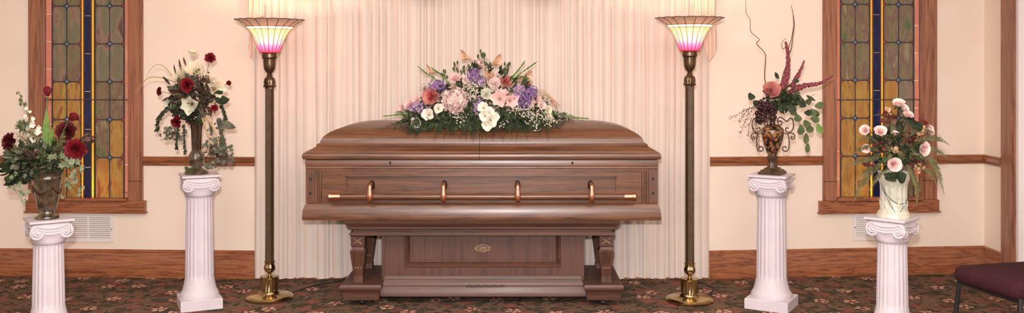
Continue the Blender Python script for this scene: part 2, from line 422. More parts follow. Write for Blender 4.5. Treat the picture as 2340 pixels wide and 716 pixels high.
# door in the right wall
dr = bpy.data.objects.new('door_1', None); COL.objects.link(dr); dr.location = (xr, (DOOR0+DOOR1)/2, 0); struct(dr, 'white door with oak casing in right wall')
m = MB(); 
for (y0, y1, z0, z1) in ((DOOR0, YJ-.005, 0, 2.18), (DOOR1-.13, DOOR1, 0, 2.18), (DOOR1, DOOR0, 2.07, 2.18)):
    m.box(xr-.018, xr, y0, y1, z0, z1); m.box(xr-.026, xr-.018, y0+.012, y1-.03, z0, z1-.02*(z0>0))
m.build('casing', M['oak_z'], dr)
m = MB(); m.box(xr+.035, xr+.075, DOOR1, DOOR0-.03, .01, 2.07)
m.box(xr+.028, xr+.035, DOOR1+.15, DOOR0-.18, .2, .95); m.box(xr+.028, xr+.035, DOOR1+.15, DOOR0-.18, 1.1, 1.95)
m.build('door_panel', M['ventw'], dr)
m = MB(); m.box(xr-.004, xr+.1, DOOR0-.03, DOOR0, 0, 2.07); m.box(xr-.004, xr+.1, DOOR1, DOOR1+.005, 0, 2.07); m.build('jamb', M['ventw'], dr)
m = MB(); m.tube([(xr+.035, DOOR1+.08, 1), (xr-.0, DOOR1+.08, 1)], .012, 10); m.blob((xr-.02, DOOR1+.08, 1), .028, n=14, m=10); m.build('door_knob', M['brass'], dr)

# baseboards and chair rails
def profile_strip(mb, p, q, n, prof):
    """extrude (offset, z) profile along wall from p to q"""
    a = [p+n*o_+Vector((0,0,z)) for o_, z in prof]; b = [q+n*o_+Vector((0,0,z)) for o_, z in prof]
    k = len(prof); mb.add(a+b, [(i, (i+1)%k, k+(i+1)%k, k+i) for i in range(k)]+[tuple(range(k-1,-1,-1)), tuple(range(k, 2*k))])
BH = Z(573, DW)
bprof = [(0, 0), (.016, 0), (.016, BH-.03), (.012, BH-.022), (.014, BH-.012), (.006, BH), (0, BH)]
RZ1 = Z(358, 6.42); RZ0 = Z(379, 6.42)
rh = RZ1-RZ0
rprof = [(0, RZ0), (.010, RZ0), (.014, RZ0+rh*.12), (.012, RZ0+rh*.3), (.024, RZ0+rh*.45), (.028, RZ0+rh*.62), (.018, RZ0+rh*.75), (.022, RZ0+rh*.92), (.012, RZ1), (0, RZ1)]
for nm, prof, segs in (
    ('baseboard_left', bprof, [(A, B, nL)]), ('baseboard_back', bprof, [(B, C_, nC)]), ('baseboard_right', bprof, [(C_, Dp, nR)]),
    ('trim_1', rprof, [(A, wp(66)[0], nL)]), ('trim_2', rprof, [(wp(329)[0], B, nL)]), ('trim_3', rprof, [(C_, wp(1877)[0], nR)]), ('trim_4', rprof, [(wp(2139)[0], Dp, nR)])):
    m = MB()
    for p, q, n in segs: profile_strip(m, p, q, n, prof)
    struct(m.build(nm, M['oak_x']))
for nm, prof in (('baseboard_return', bprof), ('trim_5', rprof)):
    m = MB(); profile_strip(m, Vector((xr, YC, 0)), Vector((xr, YJ, 0)), Vector((-1,0,0)), prof); struct(m.build(nm, M['oak_y']))

# ---- stained glass windows
def roundrect(x0, x1, z0, z1, r, flatb=False, k=4):
    out = []
    if flatb:
        for cx, a0 in ((x1-r, 0), (x0+r, PI/2)):
            for j in range(k+1):
                a = a0+PI/2*j/k; out.append((cx+r*math.cos(a), z1-r+r*math.sin(a)))
        return out+[(x0, z0), (x1, z0)]
    for cx, cz, a0 in ((x1-r, z1-r, 0), (x0+r, z1-r, PI/2), (x0+r, z0+r, PI), (x1-r, z0+r, 1.5*PI)):
        for j in range(k+1):
            a = a0+PI/2*j/k; out.append((cx+r*math.cos(a), cz+r*math.sin(a)))
    return out
def window(num, px0, px1, cas, sill, cols, nodes_y, border_off, label, tone):
    a, n = wp(px0); b, _ = wp(px1); d = (b-a).normalized(); Wd = (b-a).length
    Dm = (a.y+b.y)/2
    root = bpy.data.objects.new('window_%d' % num, None); COL.objects.link(root); root.location = ((a+b)/2)+Vector((0,0,ZW0)); struct(root, label)
    T = Matrix(((d.x, -n.x, 0, a.x), (d.y, -n.y, 0, a.y), (0,0,1,0), (0,0,0,1)))   # local: x along, -y out, z up
    u = lambda px: (wp(px)[0]-a).dot(d)
    # casings
    for (c0, c1, inner) in ((cas[0], px0-1, px0), (px1+1, cas[1], px1)):
        m = MB(T); x0, x1 = u(c0), u(c1)
        m.box(x0, x1, -.020, 0, ZW0-.02, ZW1+.1)
        m.box(x0+.012, x1-.012, -.027, -.020, ZW0-.02, ZW1+.1, 0)
        seam = Z(413, Dm)
        m.box(x0-.0005, x1+.0005, -.0275, -.019, seam-.0015, seam+.0015, 1)
        m.build('casing', [M['oak_z'], M['dark']], root)
    m = MB(T); m.box(u(cas[0]), u(cas[1]), -.022, 0, ZW1, ZW1+.1); m.build('head_casing', M['oak_x'], root)
    GY = .006
    for s_, x0, x1 in ((0, -.003, u(cols['strips'][0][0])+.001), (1, u(cols['strips'][-1][1])-.001, Wd+.003)):
        m = MB(T); m.box(x0, x1, -.012, GY-.001, ZW0, ZW1); m.build('stop_bead', M['oak_z'], root)
    # sill: stool plus apron
    m = MB(T); s0, s1 = u(sill[0]), u(sill[1]); zt, zb = Z(457, Dm), Z(486, Dm)
    m.box(s0+.008, s1-.008, -.034, 0, zb+.008, zt); m.box(s0, s1, -.044, 0, zb, zb+.010); m.box(0, Wd, -.034, .05, zt-.01, ZW0)
    m.build('sill', M['oak_x'], root)
    # glass leaves
    GY = .006
    panes = MB(T); lead = MB(T)
    mats = [M['g_green'], M['g_amber'], M['g_pink'], M['g_border'], M['g_yellow'], M['g_blue'], M['g_red'], M['g_jewel'], M['lead']]
    def pane(x0, x1, z0, z1, r, mi, y=GY, fb=False):
        pts = roundrect(x0, x1, z0, z1, r, fb) if r else [(x1,z1),(x0,z1),(x0,z0),(x1,z0)]
        k = len(pts)
        panes.add([(p[0], y, p[1]) for p in pts]+[(p[0], y+.004, p[1]) for p in pts],
                  [tuple(range(k)), tuple(range(2*k-1, k-1, -1))]+[(i, k+i, k+(i+1)%k, (i+1)%k) for i in range(k)], mi)
        lead.tube([(p[0], y-.001, p[1]) for p in pts], .0026, 5, closed=True)
    dz = 86.7*Dm/F
    zn = [Z(nodes_y, Dm)+k*dz for k in range(-6, 9)]
    zn = [ZW0 if abs(z-ZW0) < .03 else z for z in zn if z > ZW0-.03 or z < ZW0-.2]
    zn = [z for z in zn if z >= ZW0]
    colpx = cols
    for ci, (c0, c1) in enumerate(colpx['pairs']):
        x0, x1 = u(c0), u(c1); xm = (x0+x1)/2
        for xe in (x0-.002, x1+.002): lead.box(xe-.0035, xe+.0035, GY, GY+.012, ZW0, ZW1)
        allz = ([ZW0] if zn[0] > ZW0+.001 else [])+zn
        for z, znx in zip(allz, allz[1:]+[ZW1]):
            lo, hi = z, min(znx, ZW1)
            if hi-lo < .03: continue
            rr = random.Random(int(z*1000)+ci*77+num*13)
            for (q0, q1) in ((x0, xm), (xm, x1)):
                hgt = (z-ZW0)/(ZW1-ZW0)
                mi = rr.choice(tone[0] if z > 1.15 else tone[1])
                pane(q0+.0015, q1-.0015, lo+.002 if lo > ZW0 else lo, hi-.002, min(.028, (hi-lo)*.45), mi, fb=(lo == ZW0))
            if z > ZW0+.001 and z < ZW1:
                for xx in (x0, x1):
                    s_ = .030
                    panes.add([(max(xx-s_, x0), GY+.006, z), (xx, GY+.006, z-s_), (min(xx+s_, x1), GY+.006, z), (xx, GY+.006, z+s_)], [(0,1,2,3)], 6)
                    sgn = 1 if xx == x0 else -1
                    lead.tube([(xx+sgn*.003, GY-.002, z), (xx+sgn*.05, GY-.002, z)], .0018, 5)
                s_ = .030; panes.add([(xm-s_, GY+.006, z), (xm, GY+.006, z-s_), (xm+s_, GY+.006, z), (xm, GY+.006, z+s_)], [(0,1,2,3)], 8)
                panes.lathe([(.001, -.004), (.008, -.003), (.013, 0), (.013, .004)], n=14, mat=7) if False else None
                T0 = panes.T; panes.T = T @ Matrix.Translation((xm, GY-.001, z)) @ Matrix.Rotation(PI/2, 4, 'X')
                panes.lathe([(.0115, -.006), (.0115, .001), (.008, .004), (.002, .0055)], n=14, mat=7); panes.T = T0
    # strips
    for (c0, c1, mi, off) in colpx['strips']:
        x0, x1 = u(c0), u(c1)
        for xe in (x0, x1): lead.box(xe-.0022, xe+.0022, GY-.0005, GY+.010, ZW0, ZW1)
        step = 63.2*Dm/F if mi == 3 else dz
        z = ZW0-step*off
        while z < ZW1:
            lo, hi = max(z, ZW0), min(z+step, ZW1)
            if hi-lo > .01: pane(x0+.001, x1-.001, lo+.001, hi-.001, 0, mi)
            z += step
    zbar = Z(228, Dm); lead.tube([(0, GY-.006, zbar), (Wd, GY-.006, zbar)], .004, 6)
    go = panes.build('stained_glass', mats, root, angle=30); go['label'] = 'mottled olive, amber and mauve stained glass with a cobalt strip'
    lead.build('lead_came', M['lead'], root)
    # light box behind, with a small lamp at its foot
    bx = MB(T); bx.box(-.04, 0, WT, WT+.22, ZW0-.04, ZW1); bx.box(Wd, Wd+.04, WT, WT+.22, ZW0-.04, ZW1); bx.box(0, Wd, WT, WT+.22, ZW0-.04, ZW0); bx.box(0, Wd, WT, WT+.22, ZW1-.04, ZW1)
    bx.box(-.04, Wd+.04, WT+.22, WT+.24, ZW0-.04, ZW1)
    bx.build('light_box', M['wall'], root, smooth=False)
    lp = bpy.data.lights.new('window_lamp', 'POINT'); lp.energy = 9; lp.color = (1,.66,.34); lp.shadow_soft_size = .04
    lo_ = bpy.data.objects.new('window_lamp', lp); COL.objects.link(lo_); lo_.location = T @ Vector((u(cols['lamp']), WT+.04, ZW0+.06))
    lo_['kind'] = 'structure'
    l2 = bpy.data.lights.new('window_strip_lamp', 'AREA'); l2.shape = 'RECTANGLE'; l2.size = Wd*.8; l2.size_y = 1.5; l2.energy = 18; l2.color = (1,.85,.66)  # unseen area light added behind the glass to brighten the strips
    lo2 = bpy.data.objects.new('window_strip_lamp', l2); COL.objects.link(lo2)
    lo2.matrix_world = T @ Matrix.Translation((Wd/2, WT+.2, ZW0+.9)) @ Matrix.Rotation(-PI/2, 4, 'X'); lo2['kind'] = 'structure'
window(1, 101, 295, (68, 328), (62, 338),
       {'pairs': [(119,184),(217,282)], 'strips': [(103,118,3,.35),(184.5,190.5,4,.45),(191.5,207,5,.2),(208,214.5,4,.45),(283.5,294,3,.8)], 'lamp': 222},
       187, 0, 'tall stained glass window with amber glow in oak casing, behind the left short pedestal', ([0,2,0,2,2], [1,1,0]))
window(2, 1910, 2104, (1879, 2138), (1867, 2143),
       {'pairs': [(1922,1988),(2020.5,2088)], 'strips': [(1911,1921,3,.35),(1989,1995,4,.45),(1996,2012.5,5,.2),(2013.5,2019.5,4,.45),(2089.5,2102,3,.8)], 'lamp': 1985},
       183.5, 0, 'tall stained glass window with yellow and cobalt strips, behind the right short pedestal', ([0,2,0,0,2], [1,0,1,2]))

# ---- wall vents
def vent(px0, px1, py0, py1, label, screwpx, split):
    a, n = wp(px0); b, _ = wp(px1); d = (b-a).normalized(); Wd = (b-a).length; Dm = a.y
    z1, z0 = Z(py0, Dm), Z(py1, Dm)
    T = Matrix(((d.x, -n.x, 0, a.x), (d.y, -n.y, 0, a.y), (0,0,1,0), (0,0,0,1)))
    root = thing('wall_vent', label, 'vent', tuple((a+b)/2+Vector((0,0,z0))))
    m = MB(T); t = .03
    m.box(0, Wd, -.008, -.0005, z0, z0+t); m.box(0, Wd, -.008, -.0005, z1-t*.6, z1); m.box(0, t*.8, -.008, -.0005, z0+t, z1-t*.6); m.box(Wd-t*.8, Wd, -.008, -.0005, z0+t, z1-t*.6)
    xm = Wd*split; m.box(xm-.006, xm+.006, -.008, -.0005, z0+t, z1-t*.6)
    m.build('vent_frame', M['ventw'], root, smooth=False)
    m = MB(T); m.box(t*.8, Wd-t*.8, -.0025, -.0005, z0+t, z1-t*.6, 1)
    k = 11
    for i in range(k):
        zc = z0+t+(z1-z0-t*1.6)*(i+.5)/k
        for x0, x1 in ((t*.8, xm-.006), (xm+.006, Wd-t*.8)):
            m.add([(x0,-.0025,zc+.004),(x1,-.0025,zc+.004),(x1,-.009,zc-.004),(x0,-.009,zc-.004),(x0,-.0025,zc+.0055),(x1,-.0025,zc+.0055),(x1,-.009,zc-.0025),(x0,-.009,zc-.0025)],
                  [(0,1,2,3),(7,6,5,4),(3,2,6,7),(0,3,7,4),(1,5,6,2)])
    m.build('louvers', [M['ventw'], M['ventd']], root, smooth=False)
    m = MB(T); sx = (wp(screwpx)[0]-a).dot(d); m.blob((sx, -.009, z0+t+.06), .004, n=8); m.build('screw', M['dark'], root)
vent(140, 261, 487, 553, 'white louvered wall vent under the left stained glass window', 256, .52)
vent(1948, 2068, 487, 550, 'white louvered wall vent under the right stained glass window', 1953, .5)

# ------------------------------------------------------------------ curtains
def curtain(name, px0, px1, D, seed, label, zb=.011, ztop=2.46, amp=.025):
    rr = random.Random(seed); x0, x1 = X(px0, D), X(px1, D); xs = []; x = x0
    folds = []
    while x < x1-.01:
        wdt = rr.choice([.045, .06, .075, .05, .09, .038]); wdt = min(wdt, x1-x)
        folds.append((x, wdt, rr.uniform(.55, 1.15)*amp*(.7+wdt*6), rr.uniform(-1,1), rr.random())); x += wdt
    nz = 26; rows = []
    for k in range(nz+1):
        t = k/nz; z = zb+(ztop-zb)*t; row = []
        for (fx, fw, fa, sk, ph) in folds:
            for j in range(10):
                q = j/10; s_ = math.sin(PI*q)
                prof = s_**.65 if ph > .35 else (s_**.5)*(.82+.18*math.cos(4*PI*q))
                xx = fx+fw*q+.010*math.sin(z*1.7+sk*5+fx)*(1-t)*math.sin(PI*(fx-x0)/(x1-x0))
                yy = D-fa*prof*(1+.35*(1-t))+.004*math.sin(7*z+fx*9)
                row.append((xx, yy, z+(.004*math.sin(fx*25) if k == 0 else 0)))
        row.append((x1, D, z)); rows.append(row)
    m = MB(); n = len(rows[0])
    m.add([p for r_ in rows for p in r_], [(k*n+j, k*n+j+1, (k+1)*n+j+1, (k+1)*n+j) for k in range(nz) for j in range(n-1)])
    m.T = None
    o = m.build(name, M['curtain'], angle=180); o['label'] = label; o['category'] = 'curtain'
    return o
DC = 6.38
curtain('curtain', 582, 1094, DC, 3, 'ivory pleated floor-length curtain panel behind left half of casket')
curtain('curtain', 1095.5, 1620, DC, 8, 'ivory pleated floor-length curtain panel behind right half of casket')
# jabots: zig-zag cascades of thin voile at each end
def jabot(sgn, px_out, px_in, steps, label):
    D = 6.22; m = MB(); K = len(steps); rows = []
    xo, xi = X(px_out, D), X(px_in, D)
    nn = 36
    for i in range(nn+1):
        t = i/nn; x = xo+(xi-xo)*t
        ph = t*4; y = D+.022*math.cos(ph*2*PI*.9)
        # bottom edge from steps
        s = t*(K-1); a = int(min(s, K-2)); zb = Z(steps[a]+(steps[a+1]-steps[a])*(s-a), D)
        rows.append([(x+.004*math.sin(j), y, zb+(2.5-zb)*(j/14)**1.2) for j in range(15)])
    m.add([p for r_ in rows for p in r_], [(i*15+j, (i+1)*15+j, (i+1)*15+j+1, i*15+j+1) for i in range(nn) for j in range(14)])
    o = m.build('curtain_jabot', M['sheer'], angle=180); o['label'] = label; o['category'] = 'curtain'
jabot(-1, 566, 608, [104, 128, 138, 120, 70, 40, 34, 10], 'thin voile jabot hanging behind left floor lamp shade')
jabot(1, 1639, 1580, [112, 126, 140, 128, 60, 44, 30, 4], 'thin voile jabot hanging behind right floor lamp shade')
# swag valance, lowest edges just above / at the top of the frame
m = MB(); Ds = 6.16
for k in range(4):
    x0 = X(575+k*266, Ds); x1 = X(575+(k+1)*266, Ds)
    for q in range(5):
        pts = []
        for i in range(21):
            t = i/20; sag = 4*t*(1-t)
            pts.append((x0+(x1-x0)*t, Ds-.02*sag, 2.36-.02*q-sag*(.08+.068*q)))
        m.tube(pts, [.018+.016*4*(i/20)*(1-i/20) for i in range(21)], 8, flat=.45)
o = m.build('swag_valance', M['sheer']); o['label'] = 'scalloped voile swag valance above the ivory curtains'; o['category'] = 'curtain'
m = MB(); m.tube([(X(560,6.2), 6.29, 2.5), (X(1645,6.2), 6.29, 2.5)], .018, 12)
for e in (560, 1645): m.blob((X(e,6.2), 6.29, 2.5), .035, n=14, m=10)
o = m.build('curtain_rod', M['brass']); o['label'] = 'brass rod carrying the curtains and valance'; o['category'] = 'curtain rod'

# ------------------------------------------------------------------ bier (church truck) and casket
XC = X(1100, 5.57)
bier = thing('casket_bier', 'walnut casket bier with carved legs and oval medallion, under the casket', 'bier', (XC, 5.92, 0))
def rprof_build(mb, x0, x1, y0, y1, prof, mat=0):
    mb.rects([([x0+i, x1-i, y0+i, y1-i], z) for i, z in prof], mat)
BZ = .53
m = MB(); bx0, bx1 = X(787, 5.6), X(1418, 5.6)
rprof_build(m, bx0, bx1, 5.60, 6.22, [(.03,.432),(.03,.452),(.045,.454),(.045,.462),(.034,.466),(.030,.474),(.034,.482),(.022,.486),(.020,.492),(.010,.498),(.003,.506),(0,.514),(0,.53)])
m.build('top_slab', M['bier'], bier)
cx0, cx1 = X(872, 5.74), X(1335, 5.74)
m = MB()
YF = 5.745; YB = 6.08
# cabinet carcass with recessed front panel
px0_, px1_ = X(925, 5.74), X(1282, 5.74); pz0 = Z(612, 5.74)
m.box(cx0, cx1, YF+.02, YB, .10, .436)
m.box(cx0, px0_, YF, YF+.02, .16, .436); m.box(px1_, cx1, YF, YF+.02, .16, .436); m.box(px0_, px1_, YF, YF+.02, .10, pz0)
# bevel frame inside
m.build('cabinet', M['bierz'], bier)
m = MB()
zc0 = pz0; zc1 = .436
for i, (ins, yy) in enumerate(((0, .0), (.010, -.007), (.020, .004), (.03, .012))):
    pass
def frame_ring(mb, x0, x1, z0, z1, steps):
    rr = [[(x0+i, y, z0+i), (x1-i, y, z0+i), (x1-i, y, z1), (x0+i, y, z1)] for i, y in steps]
    vs = [p for r_ in rr for p in r_]; fs = []
    for k in range(len(rr)-1):
        for j in (0, 1, 3): fs.append((4*k+j, 4*k+(j+1)%4, 4*k+4+(j+1)%4, 4*k+4+j))
    mb.add(vs, fs)
frame_ring(m, px0_, px1_, pz0, .434, [(0, YF), (.003, YF-.006), (.010, YF-.008), (.016, YF-.002), (.024, YF+.012), (.030, YF+.019)])
m.build('panel_moulding', M['bier'], bier)
m = MB(); m.box(px0_+.03, px1_-.03, YF+.012, YF+.02, pz0+.03, .436)
m.box(px0_+.05, px1_-.05, YF+.009, YF+.012, pz0+.045, .436)
m.build('front_panel', M['bierz'], bier)
m = MB()
rprof_build(m, X(868,5.72), X(1339,5.72), YF-.03, YB+.02, [(.0,.045),(0,.068),(.003,.074),(.004,.098),(.007,.104),(.012,.106),(.013,.120),(.018,.130),(.026,.138),(.027,.143),(.024,.147),(.026,.154),(.030,.163)])
m.build('base_moulding', M['bier'], bier)
# oval carved medallion
mc = P(1103, 568, YF)
m = MB(); T = Matrix.Translation((mc.x, YF+.006, mc.z)) @ Matrix.Rotation(PI/2, 4, 'X') @ Matrix.Diagonal((1,.52,1,1))
m.T = T; m.lathe([(.050,0),(.052,.005),(.047,.009),(.042,.006),(.036,.007),(.022,.005),(.018,.009),(.012,.012),(.002,.013)], n=36)
for k in range(12):
    a = 2*PI*k/12; m.blob((.031*math.cos(a), .031*math.sin(a), .008), .0072, n=8, m=6)
m.T = None
g = m.build('medallion', M['gold_carve'], bier); g['label'] = 'oval carved gilt medallion'
m = MB()
for k in range(15):
    xx = X(1068, 5.71)+k*.0155; zz = Z(655, 5.71)+.002*math.sin(k*2)
    m.blob((xx, YF-.031, zz+.002), .006, 0, (1.25, .6, .75), 8, 6)
    m.tube([(xx-.006, YF-.032, zz-.006), (xx+.002, YF-.035, zz+.001), (xx+.008, YF-.032, zz+.009)], .0018, 5)
g = m.build('carved_scroll', M['bier'], bier)
# foot blocks with casters
for x0, x1, s in ((X(777,5.63), X(871,5.63), 0), (X(1335,5.63), X(1425,5.63), 1)):
    m = MB(); rprof_build(m, x0, x1, 5.625, 6.20, [(.018,.041),(.016,.060),(.016,.092),(.012,.098),(.003,.104),(0,.112),(0,.126),(.006,.135)])
    b_ = m.build('foot_block', M['bier'], bier)
    for yy in (5.70, 6.12):
        m = MB(); xc = (x0+x1)/2
        m.tube([(xc, yy, .041), (xc, yy, .028)], .014, 10)
        m.T = Matrix.Translation((xc, yy, .0165)) @ Matrix.Rotation(PI/2, 4, 'Y')
        m.lathe([(.010,-.012),(.0165,-.010),(.0165,.010),(.010,.012)], n=18); m.T = None
        m.box(xc-.018, xc-.014, yy-.012, yy+.012, .012, .035); m.box(xc+.014, xc+.018, yy-.012, yy+.012, .012, .035)
        m.build('caster', M['black'], b_)
def bier_leg(xc, yc):
    m = MB(); q = lambda h, z: ([xc-h, xc+h, yc-h, yc+h], z)
    m.rects([q(.030,.134), q(.030,.168), q(.026,.172), q(.028,.18), q(.046,.318), q(.048,.326), q(.042,.334), q(.036,.342), q(.036,.35), q(.040,.352), q(.042,.36), q(.042,.415), q(.046,.419), q(.050,.428), q(.050,.433)])
    # flutes on the front of the taper: raised ribs ending in beads
    for k in (-1, 0, 1):
        for sy in (-1,):
            m.tube([(xc+k*.016, yc+sy*.0375, .22+.03), (xc+k*.022, yc+sy*.0455, .312)], .0035, 6)
            m.blob((xc+k*.015, yc-.034, .222), .0055, 1, n=8)
    # carved cross of leaves on the block
    fy = yc-.0425
    for sx in (-1, 1):
        for sz in (-1, 1):
            m.tube([(xc, fy, .388), (xc+sx*.012, fy-.004, .388+sz*.009), (xc+sx*.028, fy, .388+sz*.020)], [.003,.006,.002], 6, 1)
    m.blob((xc, fy-.002, .388), .006, 1, n=8)
    for (a0, a1, b0, b1) in ((-.036,.036,.411,.415),(-.036,.036,.361,.365),(-.036,-.032,.365,.411),(.032,.036,.365,.411)):
        m.box(xc+a0, xc+a1, fy-.003, fy, b0, b1)
    m.build('leg', [M['bierz'], M['gold_carve']], bier)
XL = X(819, 5.72); XR = 2*XC-XL
for xx in (XL, XR):
    for yy in (5.735, 6.12): bier_leg(xx, yy)

CY0, CY1 = 5.57, 6.27; L0, L1 = X(690, 5.57), X(1511, 5.57); YM = (CY0+CY1)/2
cask = thing('casket', 'polished brown oak casket with closed halved lid and copper fittings', 'casket', ((L0+L1)/2, YM, BZ))
m = MB()
rprof_build(m, L0, L1, CY0, CY1, [(.01,.531),(.002,.533),(0,.538),(0,.552),(.001,.570),(.003,.588),(.007,.604),(.012,.618),(.018,.628),(.026,.635)])
m.build('base_moulding', M['cask'], cask)
m = MB()
IN = .030
m.box(L0+IN+.012, L1-IN-.012, CY0+IN+.020, CY1-IN-.012, .634, .84)
fy = CY0+IN
zt, zb = Z(402, fy), Z(437, fy)
xs0, xs1 = X(791, fy), X(1408, fy)
for (y0, y1) in ((fy-.006, fy+.022), (CY1-IN-.013, CY1-IN+.006)):
    m.box(L0+IN, L1-IN, y0, y1, zt, .84); m.box(L0+IN, L1-IN, y0, y1, .634, zb)
    m.box(L0+IN, xs0, y0, y1, zb, zt); m.box(xs1, L1-IN, y0, y1, zb, zt)
for x0, x1 in ((L0+IN, L0+IN+.013), (L1-IN-.013, L1-IN)): m.box(x0, x1, CY0+IN, CY1-IN, .634, .84)
m.build('side_panels', M['cask'], cask)
zg = Z(423, fy)
m = MB()
m.box(xs0+.006, xs1-.006, fy+.001, fy+.013, zb, zg)
m.box(xs0+.006, xs1-.006, fy-.004, fy+.001, zb, zb+.012)
for a_, b_ in ((xs0-.004, xs0+.004), (xs1-.004, xs1+.004)): m.box(a_, b_, fy-.010, fy-.004, zb, zt)
m.box(xs0-.004, xs1+.004, fy-.010, fy-.004, zt-.003, zt+.004); m.box(L0+IN+.05, L1-IN-.05, fy-.012, fy-.004, Z(391,fy), Z(386,fy))
m.build('panel_moulding', M['cask'], cask)
for sx in (0, 1):
    for sy in (0, 1):
        m = MB(); 
        def xx(a): return L0+a if sx == 0 else L1-a
        def yy(a): return CY0+a if sy == 0 else CY1-a
        def bx(a0, a1, b0, b1, z0, z1, mt=0):
            m.box(min(xx(a0),xx(a1)), max(xx(a0),xx(a1)), min(yy(b0),yy(b1)), max(yy(b0),yy(b1)), z0, z1, mt)
        bx(.018, .070, .018, .070, .634, .834)
        bx(.070, .080, .024, .060, .634, .834)
        for q in ((.078,.016),(.104,.014)):
            p = Vector((xx(q[0]), yy(.026), .634)); m.tube([p, p+Vector((0,0,.2))], q[1]*.7, 12)
        for zz in (.690, .775):
            p = Vector((xx(.045), yy(.018), zz)); e = Vector((0, -.004 if sy == 0 else .004, 0))
            m.tube([p-e, p+e], [.010, .008], 10, 1)
        m.build('corner_post', [M['caskz'], M['dark']], cask)
m = MB(); rprof_build(m, L0, L1, CY0, CY1, [(.030,.834),(.018,.836),(.016,.842),(.018,.848),(.020,.850),(.016,.853),(.015,.880),(.018,.889),(.024,.892)])
m.build('rim_band', M['cask'], cask)
XS = X(1095.5, 5.6)
def lid(x0, x1, split_right, name):
    prof = [(.010,.8925),(.002,.896),(0,.902),(0,.919),(.002,.925),(.006,.930),(.011,.9325),(.015,.933),(.0165,.9335),(.018,.938),(.030,.944),(.048,.952),(.064,.961),(.070,.967),(.072,.9685),(.070,.971),(.070,.976),(.074,.980),(.088,.981)]
    for k in range(1, 13):
        a = PI/2*k/12; prof.append((.088+.255*(1-math.cos(a)), .980+.126*math.sin(a)**.95))
    m = MB(); rr = []
    for i, z in prof:
        ix = i if i < .088 else .088+(i-.088)*1.5
        if split_right: rr.append(([x0+ix, x1, CY0+i, CY1-i], z))
        else: rr.append(([x0, x1-ix, CY0+i, CY1-i], z))
    m.rects(rr); o = m.build('lid', M['cask'], cask, angle=32)
    o['label'] = name
    return o
lid(L0, XS-.0012, True, 'left half of the split lid'); lid(XS+.0012, L1, False, 'right half of the split lid')
for px in (892, 1308):
    p = P(px, 372, CY0+.014); m = MB(); m.T = Matrix.Translation(p) @ Matrix.Rotation(PI/2, 4, 'X')
    m.lathe([(.006,0),(.007,.004),(.003,.007)], n=12); m.T = Matrix.Translation(p+Vector((0,-.004,-.003))); m.box(-.0018,.0018,-.002,.002,-.009,0); m.T = None
    m.build('keyhole', M['dark'], cask)
# carrying bar
for side in (0, 1):
    yb = CY0-.035 if side == 0 else CY1+.014
    zb_ = Z(450, CY0-.035); a, b = X(776, CY0-.03), X(1428, CY0-.03)
    m = MB(); m.T = Matrix.Translation((a, yb, zb_)) @ Matrix.Rotation(PI/2, 4, 'Y'); m.lathe([(.0195,0),(.0195,b-a)], n=20); m.T = None
    bar = m.build('handle_bar', M['cask'], cask)
    for e, sg in ((a, -1), (b, 1)):
        m = MB(); m.T = Matrix.Translation((e, yb, zb_)) @ Matrix.Rotation(sg*PI/2, 4, 'Y')
        m.lathe([(.0205,-.004),(.021,.0),(.0205,.03),(.022,.045),(.026,.052),(.026,.060),(.020,.066),(.004,.068)], n=24); m.T = None
        m.build('end_cap', M['copper'], bar)
    for px in (845.5, 1013.5, 1183, 1352):
        xc = X(px, CY0-.05); m = MB(); s_ = -1 if side == 0 else 1
        yo = yb+s_*.022
        pts = [(xc, yb-s_*.050, zb_+.066), (xc, yb-s_*.02, zb_+.076), (xc, yo, zb_+.068), (xc, yo+s_*.006, zb_+.04), (xc, yo+s_*.007, zb_+.01), (xc, yo+s_*.004, zb_-.02), (xc, yo-s_*.012, zb_-.033)]
        m.tube(smoothpath(pts, 4), [.010,.010,.010,.010,.0105,.011,.0115,.012,.012,.0125,.013,.0135,.014,.015,.016,.0172,.018,.018,.0175,.0165,.015,.012,.009,.006,.003], 12, flat=.8, up=Vector((0,1,0)))
        m.build('handle_lug', M['copper'], bar)
        m = MB(); m.T = Matrix.Translation((xc, CY0+.028 if side == 0 else CY1-.028, zb_+.060)) @ Matrix.Rotation(PI/2*(1 if side == 0 else -1), 4, 'X') @ Matrix.Diagonal((.55,1,1,1))
        m.lathe([(.030,0),(.030,.008),(.022,.014),(.018,.035)], n=20); m.T = None
        m.build('handle_mount', M['black'], bar)

